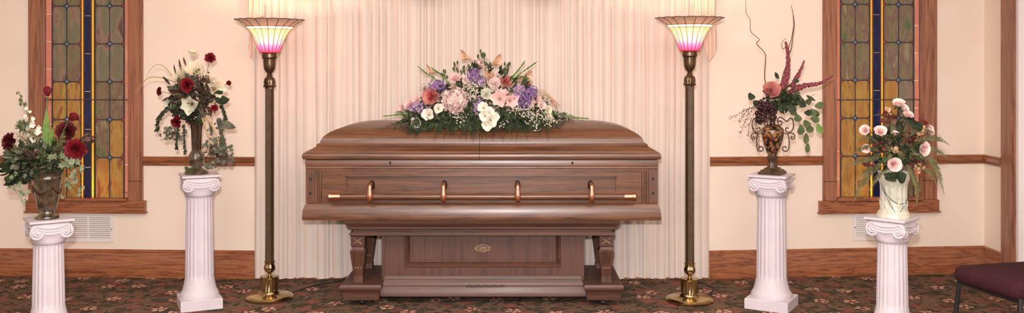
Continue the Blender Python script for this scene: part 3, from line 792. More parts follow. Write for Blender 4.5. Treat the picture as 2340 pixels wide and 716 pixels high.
# ------------------------------------------------------------------ floor lamps
def floor_lamp(D, pxb, label, rimpy, rot, cordpts):
    xc = X(pxb, D)
    ztop = Z(rimpy, D); s = D/F
    L_ = thing('floor_lamp', label, 'floor lamp', (xc, D, 0), 0, None)
    m = MB(); m.lathe([(.001,0),(.138,0),(.146,.004),(.147,.014),(.140,.022),(.12,.027),(.07,.032),(.062,.040),(.060,.045)], (xc,D,0), 64)
    b = m.build('base_disc', M['brass'], L_)
    z0 = .045
    m = MB(); m.lathe([(.057,z0-.002),(.058,z0+.004),(.054,z0+.008),(.054,z0+.088),(.058,z0+.092),(.058,z0+.096),(.030,z0+.099),(.012,z0+.104)], (xc,D,0), 96,
                      mod=lambda a, t, z: 1+.045*abs(math.cos(a*9))-.03 if .01 < z-z0 < .09 or True and .006 < z-z0 < .09 else 1)
    m.build('fluted_drum', M['brass'], L_)
    z1 = z0+.10
    m = MB(); m.lathe([(.011,z1),(.010,z1+.012),(.016,z1+.018),(.028,z1+.03),(.034,z1+.042),(.033,z1+.055),(.026,z1+.07),(.027,z1+.078),(.036,z1+.088),(.033,z1+.089),(.022,z1+.086)], (xc,D,0), 48,
                      mod=lambda a, t, z: 1+.05*math.cos(a*6)*(1 if z > z1+.02 else 0))
    m.build('lower_cup', M['brass'], L_)
    z2 = z1+.085; zp = ztop-.150-(.28)
    zshb = ztop-(75 if True else 0)*s      # bottom of shade
    zk = zshb-.0                            # top of metal stem
    sc_ = s
    yb = lambda py: zshb-(py-120)*sc_
    m = MB(); m.lathe([(.0268,z2),(.0268,yb(199))], (xc,D,0), 6, mod=None)
    m.build('pole', M['pole'], L_, angle=20)
    for a in range(6):
        pass
    m = MB(); m.lathe([(r*sc_, yb(y)) for r, y in ((10,202),(10,199),(14,198),(14.5,196),(12.5,193),(13,189),(12.8,184),(12,180),(9,176),(6.5,174),(7,171),(5,170),(5.5,167),(9,163),(12,158),(13.5,152),(14,145),(14.2,138),(14.5,134),(17,132),(17.5,130),(16.8,128),(16.8,121),(17.5,119),(17.5,117),(12,116))], (xc,D,0), 48,
                      mod=lambda a, t, z: 1+.05*math.cos(a*8)*(1 if z < yb(176) else 0))
    m.build('stem_fitting', M['bronze'], L_)
    # shade
    sh = bpy.data.objects.new('lamp_shade', None); COL.objects.link(sh); sh.parent = L_; sh.location = (0,0,zshb); sh.empty_display_size = .03
    Nf = 18
    def prof_r(h):   # h in px above the shade foot
        tab = [(0,21),(6,23),(15,27),(28,31.5),(42,37.5),(52,44),(57,49),(60,52),(66,60),(71,69),(75,77)]
        for i in range(len(tab)-1):
            if h <= tab[i+1][0]:
                t = (h-tab[i][0])/(tab[i+1][0]-tab[i][0]); return (tab[i][1]+(tab[i+1][1]-tab[i][1])*t)*sc_
        return tab[-1][1]*sc_
    def shell(h0, h1, n, mt, name, lab=None):
        m = MB(); rr = []
        K = 90
        hs = [h0+(h1-h0)*k/n for k in range(n+1)]
        def ring(h, off):
            out = []
            for j in range(K*2):
                a = rot+2*PI*j/(K*2); lob = abs(math.cos(a*Nf/2)); r = prof_r(h)*(1-.02*(1-math.sin(Nf*(a-rot)/2)**2)*0)
                bul = abs(math.sin((a-rot)*Nf/2))
                r = prof_r(h)*(1+.018*bul)-off
                dz = (.0025*bul if h >= 74.9 else 0)
                out.append((xc+r*math.cos(a), D+r*math.sin(a), zshb+h*sc_+dz))
            return out
        rr = [ring(h, 0) for h in hs]+[ring(h, .0025) for h in reversed(hs)]
        m.rings(rr, 0, closed=True)
        o = m.build(name, mt, sh, angle=60)
        if lab: o['label'] = lab
        return o
    shell(0, 54, 12, M['shade'], 'glass_bowl', 'ribbed glass bowl shading from pink to amber')
    shell(54, 60, 2, M['shade_band'], 'clear_band', 'band of clear bright glass')
    shell(60, 75, 6, M['shade_top'], 'glass_flare', 'flared rim of dull pink glass')
    m = MB(); m2 = MB()
    for k in range(Nf):
        a = rot+2*PI*k/Nf
        def pt(h): r = prof_r(h)+.0008; return (xc+r*math.cos(a), D+r*math.sin(a), zshb+h*sc_)
        m.tube([pt(h) for h in (0,6,15,28,42,52,58)], .0021, 5)
        m2.tube([pt(h) for h in (58,60,66,71,75)], .0020, 5)
    for h, mm, rr_ in ((.5, m, .0025), (54, m2, .0022), (60, m2, .0022)):
        mm.tube([(xc+(prof_r(h)+.001)*math.cos(2*PI*j/60), D+(prof_r(h)+.001)*math.sin(2*PI*j/60), zshb+h*sc_) for j in range(60)], rr_, 5, closed=True)
    rim = []
    for j in range(180):
        a = rot+2*PI*j/180; bul = abs(math.sin((a-rot)*Nf/2)); r = prof_r(75)*(1+.018*bul); rim.append((xc+r*math.cos(a), D+r*math.sin(a), zshb+75*sc_+.0025*bul))
    m2.tube(rim, .0022, 5, closed=True)
    m.build('red_ribs', M['leadred'], sh); m2.build('dark_ribs', M['leaddk'], sh)  # lower ribs carry the bulb's glow in their colour
    m = MB(); m.lathe([(.012,.0),(.012,.03),(.010,.035)], (xc,D,zshb-.004), 16); m.build('bulb_socket', M['brass'], L_)
    m = MB(); m.lathe([(.010,.03),(.014,.045),(.028,.07),(.031,.088),(.026,.105),(.012,.117),(.002,.12)], (xc,D,zshb), 24); m.build('bulb', M['bulb'], L_)
    lp = bpy.data.lights.new('bulb_light', 'POINT'); lp.energy = 11; lp.color = (1,.74,.5); lp.shadow_soft_size = .04
    lo_ = bpy.data.objects.new('bulb_light', lp); COL.objects.link(lo_); lo_.parent = L_; lo_.location = (0, 0, zshb+.150)
    lq = bpy.data.lights.new('bulb_glow', 'POINT'); lq.energy = .62; lq.color = (1,.84,.74); lq.shadow_soft_size = .01
    lo3 = bpy.data.objects.new('bulb_glow', lq); COL.objects.link(lo3); lo3.parent = L_; lo3.location = (0, -.038, zshb+.085)
    lo4 = lo3.copy(); COL.objects.link(lo4); lo4.parent = L_; lo4.location = (0, .038, zshb+.085)
    if cordpts:
        m = MB(); m.tube(smoothpath(cordpts, 8), .0035, 6); m.build('power_cord', M['cord'], L_)
    return L_
def shade_mat():
    m, N, L, b = mat('pink_to_amber_glass'); out = N['Material Output']
    tc = N.new('ShaderNodeTexCoord'); sp = N.new('ShaderNodeSeparateXYZ'); L.new(tc.outputs['Object'], sp.inputs[0])
    mr = N.new('ShaderNodeMapRange'); mr.inputs[1].default_value = 0; mr.inputs[2].default_value = .15; L.new(sp.outputs[2], mr.inputs[0])
    r = ramp(N, [(.0, S(238,112,160)), (.28, S(242,150,186)), (.6, S(247,204,180)), (1, S(250,218,172))]); L.new(mr.outputs[0], r.inputs['Fac'])
    L.new(r.outputs[0], b.inputs['Base Color']); b.inputs['Roughness'].default_value = .25
    t = N.new('ShaderNodeBsdfTranslucent'); L.new(r.outputs[0], t.inputs['Color'])
    mx = N.new('ShaderNodeMixShader'); mx.inputs[0].default_value = .6; L.new(b.outputs[0], mx.inputs[1]); L.new(t.outputs[0], mx.inputs[2]); L.new(mx.outputs[0], out.inputs['Surface'])
    return m
M['shade'] = shade_mat()
M['shade_band'] = glassy('clear_band_glass', S(255,246,226), [S(255,250,236)], .85)
M['shade_top'] = glassy('dull_pink_glass', S(208,184,166), [S(216,192,174)], .3)
DL1, DL2 = 5.85, 5.79
floor_lamp(DL1, 616, 'torchiere floor lamp with pink and amber glass shade, left of the casket', 46, 0,
           [(X(616,5.85)+.13, 5.87, .012), (X(665,5.95), 5.99, .004), (X(700,6.1), 6.12, .004), (X(740,6.25), 6.24, .004), (X(775,6.3), 6.30, .005), (X(790,6.3), 6.335, .03)])
floor_lamp(DL2, 1576, 'torchiere floor lamp with pink and amber glass shade, right of the casket', 42, PI/18, [(X(1576,5.79)+.12, 5.85, .012), (X(1600,6.0)+.1, 6.1, .004), (X(1600,6.2), 6.31, .004)])

# ------------------------------------------------------------------ pedestals
def pedestal(name, label, loc, rz, Hh, wcap=.26, wbase=.275, rsh=.088):
    root = thing(name, label, 'pedestal', loc, rz)
    g = dict(local=True)
    m = MB(); h = wbase/2; m.rects([([-h,h,-h,h],0),([-h,h,-h,h],.058),([-h+.004,h-.004,-h+.004,h-.004],.062)]); m.build('plinth', M['white'], root, **g)
    m = MB(); kb = (wbase/2-.006)/.119; prof = [(.118*kb,.060),(.119*kb,.072),(.116*kb,.084),(.108*kb,.098),(.102*kb,.108),(.100*kb,.122),(.097*kb,.128),(rsh+.006,.150),(rsh+.003,.165)]
    m.lathe(prof, n=64); m.build('base_moulding', M['white'], root, **g)
    zt = Hh-.135
    def flute(a, t, z):
        e = min(1, max(0, (z-.175)/.02), max(0, (zt+.004-z)/.012)); return 1-.055*e*(.5+.5*math.cos(a*20))**.7
    m = MB(); K = 26; prof = [(rsh+.003,.16)]+[(rsh-.004*k/K, .18+(zt-.005-.18)*k/K) for k in range(K+1)]
    prof = [(rsh+.003,.16),(rsh,.183),(rsh,.195),(rsh,.206)]+[(rsh-.006*k/12, .21+(zt-.01-.21)*k/12) for k in range(13)]+[(rsh-.006,zt-.002),(rsh-.006,zt+.004),(rsh-.006,zt+.01)]
    m.lathe(prof, n=160, mod=flute); m.build('fluted_shaft', M['white'], root, angle=80, **g)
    # capital
    cp = bpy.data.objects.new('capital', None); COL.objects.link(cp); cp.parent = root; cp.empty_display_size = .03
    m = MB(); rr = []; hw = wcap/2
    for z, hh, n_ in ((Hh-.136, rsh-.012, 2), (Hh-.132, rsh-.001, 2), (Hh-.122, rsh+.003, 2.2), (Hh-.112, rsh+.006, 2.6), (Hh-.100, hw-.022, 3.4), (Hh-.088, hw-.016, 5), (Hh-.074, hw-.012, 8), (Hh-.05, hw-.011, 12), (Hh-.03, hw-.012, 14), (Hh-.022, hw-.016, 20), (Hh-.016, hw-.012, 20)):
        ring = []
        for j in range(96):
            a = 2*PI*(j+.5)/96; c, s = math.cos(a), math.sin(a); r = hh/((abs(c)**n_+abs(s)**n_)**(1/n_)); ring.append((r*c, r*s, z))
        rr.append(ring)
    m.rings(rr); m.build('echinus', M['white'], cp, local=True, angle=50)
    m = MB(); m.rects([([-i,i,-i,i],z) for i, z in ((hw-.010,Hh-.018),(hw-.004,Hh-.014),(hw,Hh-.012),(hw,Hh-.002),(hw-.002,Hh))]); m.build('abacus', M['white'], cp, local=True)
    for k in range(4):
        m = MB(); m.T = Matrix.Rotation(k*PI/2, 4, 'Z')
        yf = -(hw-.012); zc = Hh-.064
        for sx in (-1, 1):
            cx = sx*(hw-.040); pts = []; rad = []
            for j in range(44):
                t = j/43; a = PI/2-t*4.0*PI; r = .031*(1-t)**.85+.004
                pts.append((cx+sx*r*math.cos(a), yf+.001, zc+r*math.sin(a))); rad.append(.0078*(1-.5*t))
            m.tube(pts, rad, 6, flat=.75, up=Vector((0,1,0)))
            m.blob((cx, yf, zc), .008, n=10, m=6)
        for dz_, sg_, rd in ((.031, .010, .0075), (.017, .012, .005)):
            m.tube([((-1+2*t)*(hw-.042), yf+.001, zc+dz_-sg_*math.sin(PI*t)) for t in [i/16 for i in range(17)]], rd, 6)
        m.tube([((-1+2*t)*(hw-.066), yf+.002, zc-.004-.006*math.sin(PI*t)) for t in [i/16 for i in range(17)]], .007, 6)
        m.build('scroll_face', M['white'], cp, local=True)
    return root
peds = {
 'sl': pedestal('pedestal', 'short white fluted column pedestal at far left, carrying the dark red flowers', (X(111,4.99), 4.99, 0), math.radians(36), Z(507,4.87), .215, .235, .080),
 'tl': pedestal('pedestal', 'tall white fluted column pedestal between left window and left floor lamp', (X(456,5.67), 5.67, 0), math.radians(25), Z(402,5.57), .220, .238, .083),
 'tr': pedestal('pedestal', 'tall white fluted column pedestal right of the right floor lamp', (X(1763,5.66), 5.66, 0), math.radians(-30), Z(402,5.57), .230, .256, .089),
 'sr': pedestal('pedestal', 'short white fluted column pedestal in front of the right stained glass window', (X(2039,4.99), 4.99, 0), math.radians(-44), Z(504,4.87), .215, .235, .080),
}
HT = {'sl': Z(507,4.87), 'tl': Z(402,5.57), 'tr': Z(402,5.57), 'sr': Z(504,4.87)}

# ------------------------------------------------------------------ vases
DSL = 4.97
def vlathe(mb, pxc, D, prof, zbase, pybase, n=40, mat=0, mod=None):
    xc = X(pxc, D); s = D/F
    mb.lathe([(r*s, (pybase-y)*s) for r, y in prof], (xc, D, zbase), n, mat, mod=mod)
# 1. dark urn
M['urn'] = plain('smoky_bronze_glaze', S(98,80,58), .28, spec=.7, nscale=26, c2=S(44,36,28), coat=.5, bump=.15, bscale=60, bdist=.004)
u1 = thing('urn', 'dark smoky bronze urn with garland relief on short pedestal at far left', 'vase', (X(108,DSL), DSL, HT['sl']))
m = MB(); vlathe(m, 108, DSL, [(2,499),(25,499),(26,496),(25,493),(19,490),(15,485),(15,481),(19,477),(21,470),(24,455),(27,440),(29,425),(30,412),(32,408),(32,404),(30,400),(33,394),(35,391),(33,390),(29,396),(27,412),(10,440),(2,445)], HT['sl'], 499, 80,
              mod=lambda a, t, z: 1+.015*math.cos(a*14))
m.build('urn_body', M['urn'], u1)
m = MB(); s = DSL/F
for k in range(4):
    a0 = k*PI/2-PI/2-PI/4; pts = []
    for i in range(13):
        t = i/12; a = a0+t*PI/2; r = 29.5*s-.010*4*t*(1-t)*.25; z = HT['sl']+(499-424-16*4*t*(1-t))*s
        r = (29-1.8*4*t*(1-t))*s+.002
        pts.append((X(108,DSL)+r*math.cos(a), DSL+r*math.sin(a), z))
    m.tube(pts, [.003+.004*4*(i/12)*(1-i/12) for i in range(13)], 6)
    p = pts[0]; m.blob(p, .009, n=8)
m.build('garland_relief', M['bronze'], u1)
# 2. slender fluted metal vase
DTL = 5.67
u2 = thing('vase', 'slender fluted metallic vase with dark foot on tall pedestal by left lamp', 'vase', (X(449,DTL), DTL, HT['tl']))
m = MB(); vlathe(m, 449, DTL, [(2,400),(26,400),(27,397),(24,393),(16,389),(11,385),(11,380),(15,374),(17,366),(16,357),(12,349),(10,346)], HT['tl'], 400, 48, mod=lambda a, t, z: 1+.05*math.cos(a*6+z*30))
m.build('vase_foot', M['urn'], u2)
m = MB(); vlathe(m, 449, DTL, [(9.5,347),(10,340),(10.5,320),(11,300),(13,285),(16,276),(14,276),(8,300)], HT['tl'], 400, 84, mod=lambda a, t, z: 1+.10*math.cos(a*12))
M['steel'] = plain('dark_chrome_glaze', S(120,106,88), .12, metal=.9)
m.build('fluted_body', M['steel'], u2)
# 3. painted urn with scroll handles
DTR = 5.66
def mosaic():
    m_, N, L, b = mat('painted_flower_urn')
    tc = N.new('ShaderNodeTexCoord'); v = N.new('ShaderNodeTexVoronoi'); v.inputs['Scale'].default_value = 75; L.new(tc.outputs['Object'], v.inputs['Vector'])
    sp = N.new('ShaderNodeSeparateColor'); L.new(v.outputs['Color'], sp.inputs[0])
    r = ramp(N, [(.0, S(30,20,16)), (.3, S(128,94,58)), (.5, S(30,22,18)), (.62, S(104,44,38)), (.8, S(140,104,64))]); r.color_ramp.interpolation = 'CONSTANT'
    L.new(sp.outputs[0], r.inputs['Fac']); L.new(r.outputs[0], b.inputs['Base Color']); b.inputs['Roughness'].default_value = .25; b.inputs['Coat Weight'].default_value = .6
    return m_
M['mosaic'] = mosaic(); M['dkbrown'] = plain('dark_brown_resin', S(52,36,28), .35, nscale=30, c2=S(84,62,46))
M['iron'] = plain('taupe_iron', S(116,94,78), .5, metal=.3, nscale=20, c2=S(92,72,60))
u3 = thing('urn', 'slender painted urn with curled metal handles on tall pedestal right of lamp', 'vase', (X(1765,DTR), DTR, HT['tr']))
s = DTR/F; xc = X(1765, DTR); zb = HT['tr']
m = MB(); m.T = Matrix.Translation((xc, DTR, zb)) @ Matrix.Rotation(math.radians(-30), 4, 'Z')
q = lambda h, z: ([-h*s,h*s,-h*s,h*s], z*s)
m.rects([q(25,0.3), q(26,2), q(26,5), q(23,7), q(21,10), q(16,12), q(14,15)]); m.T = None; m.build('square_plinth', M['dkbrown'], u3)
m = MB(); vlathe(m, 1765, DTR, [(13,388),(12,384),(9,378),(8,372),(11,366),(12,361),(9,357)], zb, 400, 40, mod=lambda a,t,z: 1+.07*math.cos(a*8)); m.build('stem', M['dkbrown'], u3)
m = MB(); vlathe(m, 1765, DTR, [(8,359),(13,350),(18,338),(22,325),(25,312),(26.5,303),(25,297),(19,291),(12,287),(8,285)], zb, 400, 48); m.build('urn_body', M['mosaic'], u3)
m = MB(); vlathe(m, 1765, DTR, [(8,287),(6,282),(7,277),(10,273),(10,268),(7,264),(6,260),(9,256),(16,252),(22,249),(23,246),(18,249),(8,254)], zb, 400, 40); m.build('neck', M['dkbrown'], u3)
for sx in (-1, 1):
    m = MB()
    def hp(lst): return smoothpath([Vector((xc+sx*a*s, DTR-.01, zb+(400-y)*s)) for a, y in lst], 6)
    path = [(12,280),(16,278),(20,280),(20,286),(15,288),(12,284),(11,276),(16,270),(24,274),(32,279),(40,272),(46,278),(47,292),(42,302),(34,304),(29,300),(31,294),(36,296)]
    m.tube(hp(path), .0042, 7)
    m.tube(hp([(27,306),(33,308),(42,306),(49,310),(49,318),(43,320),(42,315),(46,314)]), .0042, 7)
    m.tube(hp([(34,308),(37,320),(37,334),(35,344),(29,348),(23,345),(23,339),(28,337),(31,341)]), .0042, 7)
    m.build('scroll_handle', M['iron'], u3)
# 4. white crackle pot
DSR = 4.97
M['pot'] = plain('crackled_white_glaze', S(208,207,194), .25, spec=.6, nscale=40, c2=S(188,190,174), coat=.4, bump=.05, bscale=60, bdist=.003)
u4 = thing('flower_pot', 'white glazed column-shaped pot on short pedestal before right window', 'pot', (X(2042,DSR), DSR, HT['sr']))
m = MB(); vlathe(m, 2042, DSR, [(2,497),(37,497),(38,495),(37.5,492),(35,489),(35,486),(33,484),(31,481),(30,479),(30,477),(30,474),(29.8,455),(29.6,440),(30,428),(30,425),(30,422),(31,417),(33.5,413),(34.5,406),(33.5,399),(32.5,397),(34.5,394),(34,392),(31,391),(29,398),(26,420),(4,440)], HT['sr'], 497, 120,
              mod=lambda a, t, z: 1-.07*(.5+.5*math.cos(a*16))**.6*(1 if .047 < z < .170 else 0))
s = DSR/F; xp = X(2042, DSR)
for k in range(12):
    a = 2*PI*k/12
    for rz_, rr_ in ((28.6, .007),):
        base = HT['sr']+.052
        c = Vector((xp+rz_*s*math.cos(a), DSR+rz_*s*math.sin(a), base)); o_ = Vector((math.cos(a), math.sin(a), 0)); m.tube([c-o_*.002, c+o_*.001+Vector((0,0,.012)), c+o_*.002+Vector((0,0,.024)), c+o_*.004+Vector((0,0,.034)), c+o_*.003+Vector((0,0,.040))], [.007,.0085,.008,.005,.001], 8, flat=.5, up=o_)
m.build('pot_body', M['pot'], u4)
m = MB(); pts = []
for i in range(30):
    t = i/29; a = -PI*.95+t*PI*.95; r = 30.6*s; pts.append((xp+r*math.cos(a), DSR+r*math.sin(a), HT['sr']+.19-.10*math.sin(PI*t)**.8-.02*t))
m.tube(pts, .0016, 5); pts2 = [(p[0], p[1], p[2]+.02*math.sin(i*.4)-.03) for i, p in enumerate(pts)]; m.tube(pts2, .0013, 5)
m.build('wrapped_vine', M['leafdk'], u4)

# ------------------------------------------------------------------ flower parts
CAM = Vector((0,0,CAMZ))
def fr(loc, d, roll=None):
    d = Vector(d).normalized(); q = d.to_track_quat('Z', 'Y')
    return Matrix.Translation(loc) @ q.to_matrix().to_4x4() @ Matrix.Rotation(roll if roll is not None else R.uniform(0, 2*PI), 4, 'Z')
def fl(p, d, roll=0):
    d = Vector(d).normalized(); x = (CAM-Vector(p)); x = (x-d*x.dot(d)).normalized(); y = d.cross(x)
    return Matrix.Translation(p) @ Matrix((x, y, d)).transposed().to_4x4() @ Matrix.Rotation(roll, 4, 'Z')
def petal(mb, T, th, L, W, a0, a1, r0=0, z0=0, cup=.3, pointed=False, ruf=0, mat=0, nu=4, nv=5, pw=1, twist=0, blunt=0):
    vs = []; r, z = r0, z0; ph = R.uniform(0, 6)
    ct, st = math.cos(th), math.sin(th)
    for k in range(nv+1):
        v = k/nv; a = a0+(a1-a0)*v**pw
        if k: r += math.sin(a)*L/nv; z += math.cos(a)*L/nv
        if pointed: wd = W*max(.04, math.sin(PI*min(.985, (v*.93+.05)**.85)))
        else:
            wd = W*(.3+.7*min(1, v/.5))*max(blunt, math.sqrt(max(0.05, 1-(max(0,(v-.55)/.47))**2)))
        for j in range(nu+1):
            u = -1+2*j/nu
            off = cup*wd*u*u+ruf*L*math.sin(u*7+ph)*v*v
            rr = r-math.cos(a)*off; zz = z+math.sin(a)*off; y = u*wd+twist*v*L
            p = Vector((rr*ct-y*st, rr*st+y*ct, zz)); vs.append(T @ p)
    n = nu+1
    mb.add(vs, [(k*n+j, k*n+j+1, (k+1)*n+j+1, (k+1)*n+j) for k in range(nv) for j in range(nu)], mat)
def leaf(mb, p, d, L, W, bend=.5, mat=0, pointed=True, nv=4):
    petal(mb, fr(p, d), 0, L, W, 0.05, bend, cup=.25, pointed=pointed, mat=mat, nu=2, nv=nv)
def rose(mb, c, d, r, mats=(0,0), layers=5, ruf=.03, opn=1.0):
    T = fr(c, d)
    for l in range(layers):
        t = (l+.5)/layers; n = (3,4,5,5,6,7,7)[min(l, 6)]
        for k in range(n):
            th = 2*PI*(k+.5*(l%2))/n+R.uniform(-.2,.2)
            L = r*(.55+.55*t)*R.uniform(.92,1.08)
            petal(mb, T, th, L, r*(.28+.42*t), -.10+.55*t, (.1+1.25*t*opn), r0=r*.05, z0=-r*.35-(r*.12*t), cup=.45, ruf=ruf, mat=mats[0] if t < .5 else mats[1], pw=1.3)
def carnation(mb, c, d, r, mat=0, n=46):
    T = fr(c, d)
    for k in range(n):
        t = (k+.5)/n; th = k*2.39996
        petal(mb, T, th, r*(.72+.32*t), r*.30, -.05+t*.8, .25+t*1.45, r0=r*.03, z0=-r*.4, cup=.5, ruf=.08, mat=mat, nu=4, nv=4, blunt=.7)
def lily(mb, c, d, r, mat=0, n=6, centre=1, wide=.36, opn=1.35, pt=True, ruf=.02):
    T = fr(c, d)
    for k in range(n):
        petal(mb, T, 2*PI*k/n+R.uniform(-.12,.12), r*1.35*(1 if k % 2 else .92), r*wide, .15, opn+R.uniform(-.2,.2), r0=r*.05, z0=-r*.6, cup=.3, pointed=pt, mat=mat, nu=4, nv=7, ruf=ruf)
    for k in range(5):
        a = 2*PI*k/5; mb.tube([T @ Vector((0,0,-r*.5)), T @ Vector((r*.1*math.cos(a), r*.1*math.sin(a), 0)), T @ Vector((r*.2*math.cos(a), r*.2*math.sin(a), r*.25))], r*.02, 4, mat=centre)
def floret(mb, c, d, r, n=5, mat=0):
    T = fr(c, d)
    for k in range(n): petal(mb, T, 2*PI*k/n, r, r*.42, .7, 1.5, cup=.2, mat=mat, nu=2, nv=2)
def cluster(mb, c, rad, n, fr_, mat=0, np=4, face=None):
    c = Vector(c)
    for k in range(n):
        z = 1-2*(k+.5)/n; a = k*2.39996; q = Vector((math.sqrt(1-z*z)*math.cos(a), math.sqrt(1-z*z)*math.sin(a), z))
        if face and q.dot(face) < -.25: continue
        p = c+Vector((q.x*rad[0], q.y*rad[1], q.z*rad[2]))*R.uniform(.62,1.14)+Vector((R.gauss(0,fr_*.3), R.gauss(0,fr_*.3), R.gauss(0,fr_*.3))); q = q+Vector((R.gauss(0,.35), R.gauss(0,.35), R.gauss(0,.35)))
        floret(mb, p, q, fr_*R.uniform(.85,1.15), np, mat)
def frond(mb, pts, Ll, n, mat=0, wd=.16, taper=.15, stem=.0018, fine=False, lean=.55, mstem=None):
    pts = smoothpath(pts, 5); K = len(pts)
    mb.tube(pts, [stem*(1-.7*i/(K-1)) for i in range(K)], 4, mat=mat if mstem is None else mstem)
    for i in range(n):
        t = .08+.92*i/n; f = t*(K-1); a = int(min(f, K-2)); p = pts[a].lerp(pts[a+1], f-a); tg = (pts[a+1]-pts[a]).normalized()
        view = (p-CAM).normalized(); side = tg.cross(view)
        if side.length < .05: side = tg.orthogonal()
        side.normalize(); Lq = Ll*(math.sin(PI*min(1, t*.8+.18)))**.7*(1-(1-taper)*max(0, t-.6)/.4*.8)
        for sg in (-1, 1):
            d = side*sg+tg*lean+Vector((0, R.uniform(-.25,.25), -.1))
            leaf(mb, p, d, Lq*R.uniform(.85,1.1), Lq*wd, .3, mat, nv=2 if fine else 3)
def foliage(mb, c, rad, n, L, W, mats=(0,), front=True, up=.0, dk=None):
    c = Vector(c)
    for k in range(n):
        while True:
            q = Vector((R.uniform(-1,1), R.uniform(-1,1), R.uniform(-1,1)))
            if q.length < 1: break
        p = c+Vector((q.x*rad[0], q.y*rad[1], q.z*rad[2]))*.92
        d = Vector((q.x, q.y*.8-.25, q.z+up))+Vector((R.gauss(0,.35), R.gauss(0,.35), R.gauss(0,.35)))
        leaf(mb, p, d, L*R.uniform(.6,1.2), W*R.uniform(.7,1.2), R.uniform(.2,.9), R.choice(mats))
def ivyleaf(mb, c, d, r, mat=0, roll=None):
    T = fr(c, d, roll); pts = [(0,0,.0)]
    for k, (a, q) in enumerate(((0,1.15),(.35,.62),(.9,.95),(1.35,.55),(2.1,.72),(2.75,.42),(PI,.2),(-2.75,.42),(-2.1,.72),(-1.35,.55),(-.9,.95),(-.35,.62))):
        pts.append((q*math.cos(a)*r, q*math.sin(a)*r, -.12*q*q*r+(.05*r if k % 2 else 0)))
    mb.add([T @ Vector(p) for p in pts], [(0, i, i % 12+1) for i in range(1, 13)], mat)
def breath(mb, c, rad, n, r=.004, mat=0, ms=1, root=None):
    c = Vector(c); root = Vector(root) if root else c-Vector((0,0,rad[2]))
    for k in range(n):
        p = c+Vector((R.gauss(0,.5)*rad[0], R.gauss(0,.5)*rad[1], R.gauss(0,.5)*rad[2]))
        mb.tiny(p, r*R.uniform(.7,1.3), mat)
        mb.tube([root, p], .0005, 3, mat=ms)
def spike(mb, pts, r, mat=0, dens=26):
    pts = smoothpath(pts, 8); K = len(pts)
    for i in range(K-1):
        L_ = (pts[i+1]-pts[i]).length; t = i/(K-1); rr = r*(1-.72*t)
        for k in range(max(3, int(dens*L_/.02))):
            a = R.uniform(0, 2*PI); p = pts[i].lerp(pts[i+1], R.random())
            tg = (pts[i+1]-pts[i]).normalized(); o1 = tg.orthogonal().normalized(); o2 = tg.cross(o1)
            mb.tiny(p+(o1*math.cos(a)+o2*math.sin(a))*rr*R.uniform(.6,1), rr*.36, mat)
        mb.tube([pts[i], pts[i+1]], rr*.8, 5, mat=mat)
def towards(p, dx=0, dy=0):
    """unit direction to the viewer side, tilted right/up"""
    v = Vector((0,-1,0))+Vector((dx,0,dy)); return v.normalized()
def part(mb, name, mats, parent, label=None, angle=180):
    o = mb.build(name, mats, parent, angle=angle)
    if label: o['label'] = label
    return o

# ---- arrangement 1: dark red, far left
D = 4.94; s = D/F
A1 = thing('flower_arrangement', 'dark red peonies and tulips with ivy in the dark urn at far left', 'flowers', tuple(P(108, 392, D+.03)))
def stemto(parent, p, root, mt=None, r=.0022, name='stem'):
    m = MB(); mid = (Vector(p)+Vector(root))/2+Vector((0,0,.0)); m.tube([root, mid, p], r, 6); m.build(name, mt or M['stem'], parent)
for (px, py, r, dx, dy, dd, mt) in ((20,326,24,-.5,.05,0,'maroon'),(172,342,26,.25,-.05,-.06,'dkred'),(150,300,25,.2,.4,.03,'maroon')):
    m = MB(); c = P(px, py, D+dd); carnation(m, c, towards(c, dx, dy), r*s, 0, 54)
    f = part(m, 'peony', M[mt], A1); stemto(f, c, P(100, 380, D), M['stem'])
for (px, py, r, d, rt, base) in ((109,209,14,(0,-.1,1),-.02,(108,245)), (167,268,16,(.75,-.35,.45),-.05,(145,300))):
    m = MB(); c = P(px, py, D+rt); T = fr(c, d)
    for k in range(6):
        petal(m, T, 2*PI*k/6, r*s*1.9, r*s*.62, 1.0, -.75, r0=r*s*.05, z0=-r*s*.8, cup=.35, nu=4, nv=7, mat=0)
    f = part(m, 'tulip', M['dkred'], A1)
    m = MB(); m.tube(smoothpath([c-Vector(d).normalized()*r*s*.75, P(base[0], base[1], D), P((px+100)/2, 340, D)], 5), .003, 6); m.build('stem', M['stem'], f)
m = MB()
for (b, tip, wdt) in (((108,330),(105,246),7), ((103,335),(99,275),4), ((114,335),(120,290),4.5)):
    p = P(b[0], b[1], D-.02); q = P(tip[0], tip[1], D-.03); petal(m, fl(p, q-p, .2), 0, (q-p).length, wdt*s, .0, .1, cup=.2, pointed=True, nu=2, nv=6)
part(m, 'tulip_leaf', M['leafbr'], A1)
# snapdragon
sp_ = PP([(90,345),(78,300),(60,255),(42,208)], D-.01)
m = MB(); m.tube(sp_, .0022, 6, mat=1)
K = len(sp_)
for i in range(26):
    t = .18+.8*i/26; f = t*(K-1); p = sp_[int(f)]; r = (10*(1-t)+2.2)*s; a = i*2.4
    q = p+Vector((math.cos(a)*r*1.4, math.sin(a)*r*.8-.004, 0))
    if t < .78:
        for k in range(4): petal(m, fr(q, (math.cos(a), -.6+.3*math.sin(a), -.3)), k*PI/2, r*1.3, r*.6, .6, 1.1, z0=-r*.5, cup=.5, mat=0, nu=3, nv=3)
    else: m.blob(q, r*.9, 2, (1,1,1.3), 6, 4)
part(m, 'snapdragon', [M['whitep'], M['stem'], M['thistle']], A1)
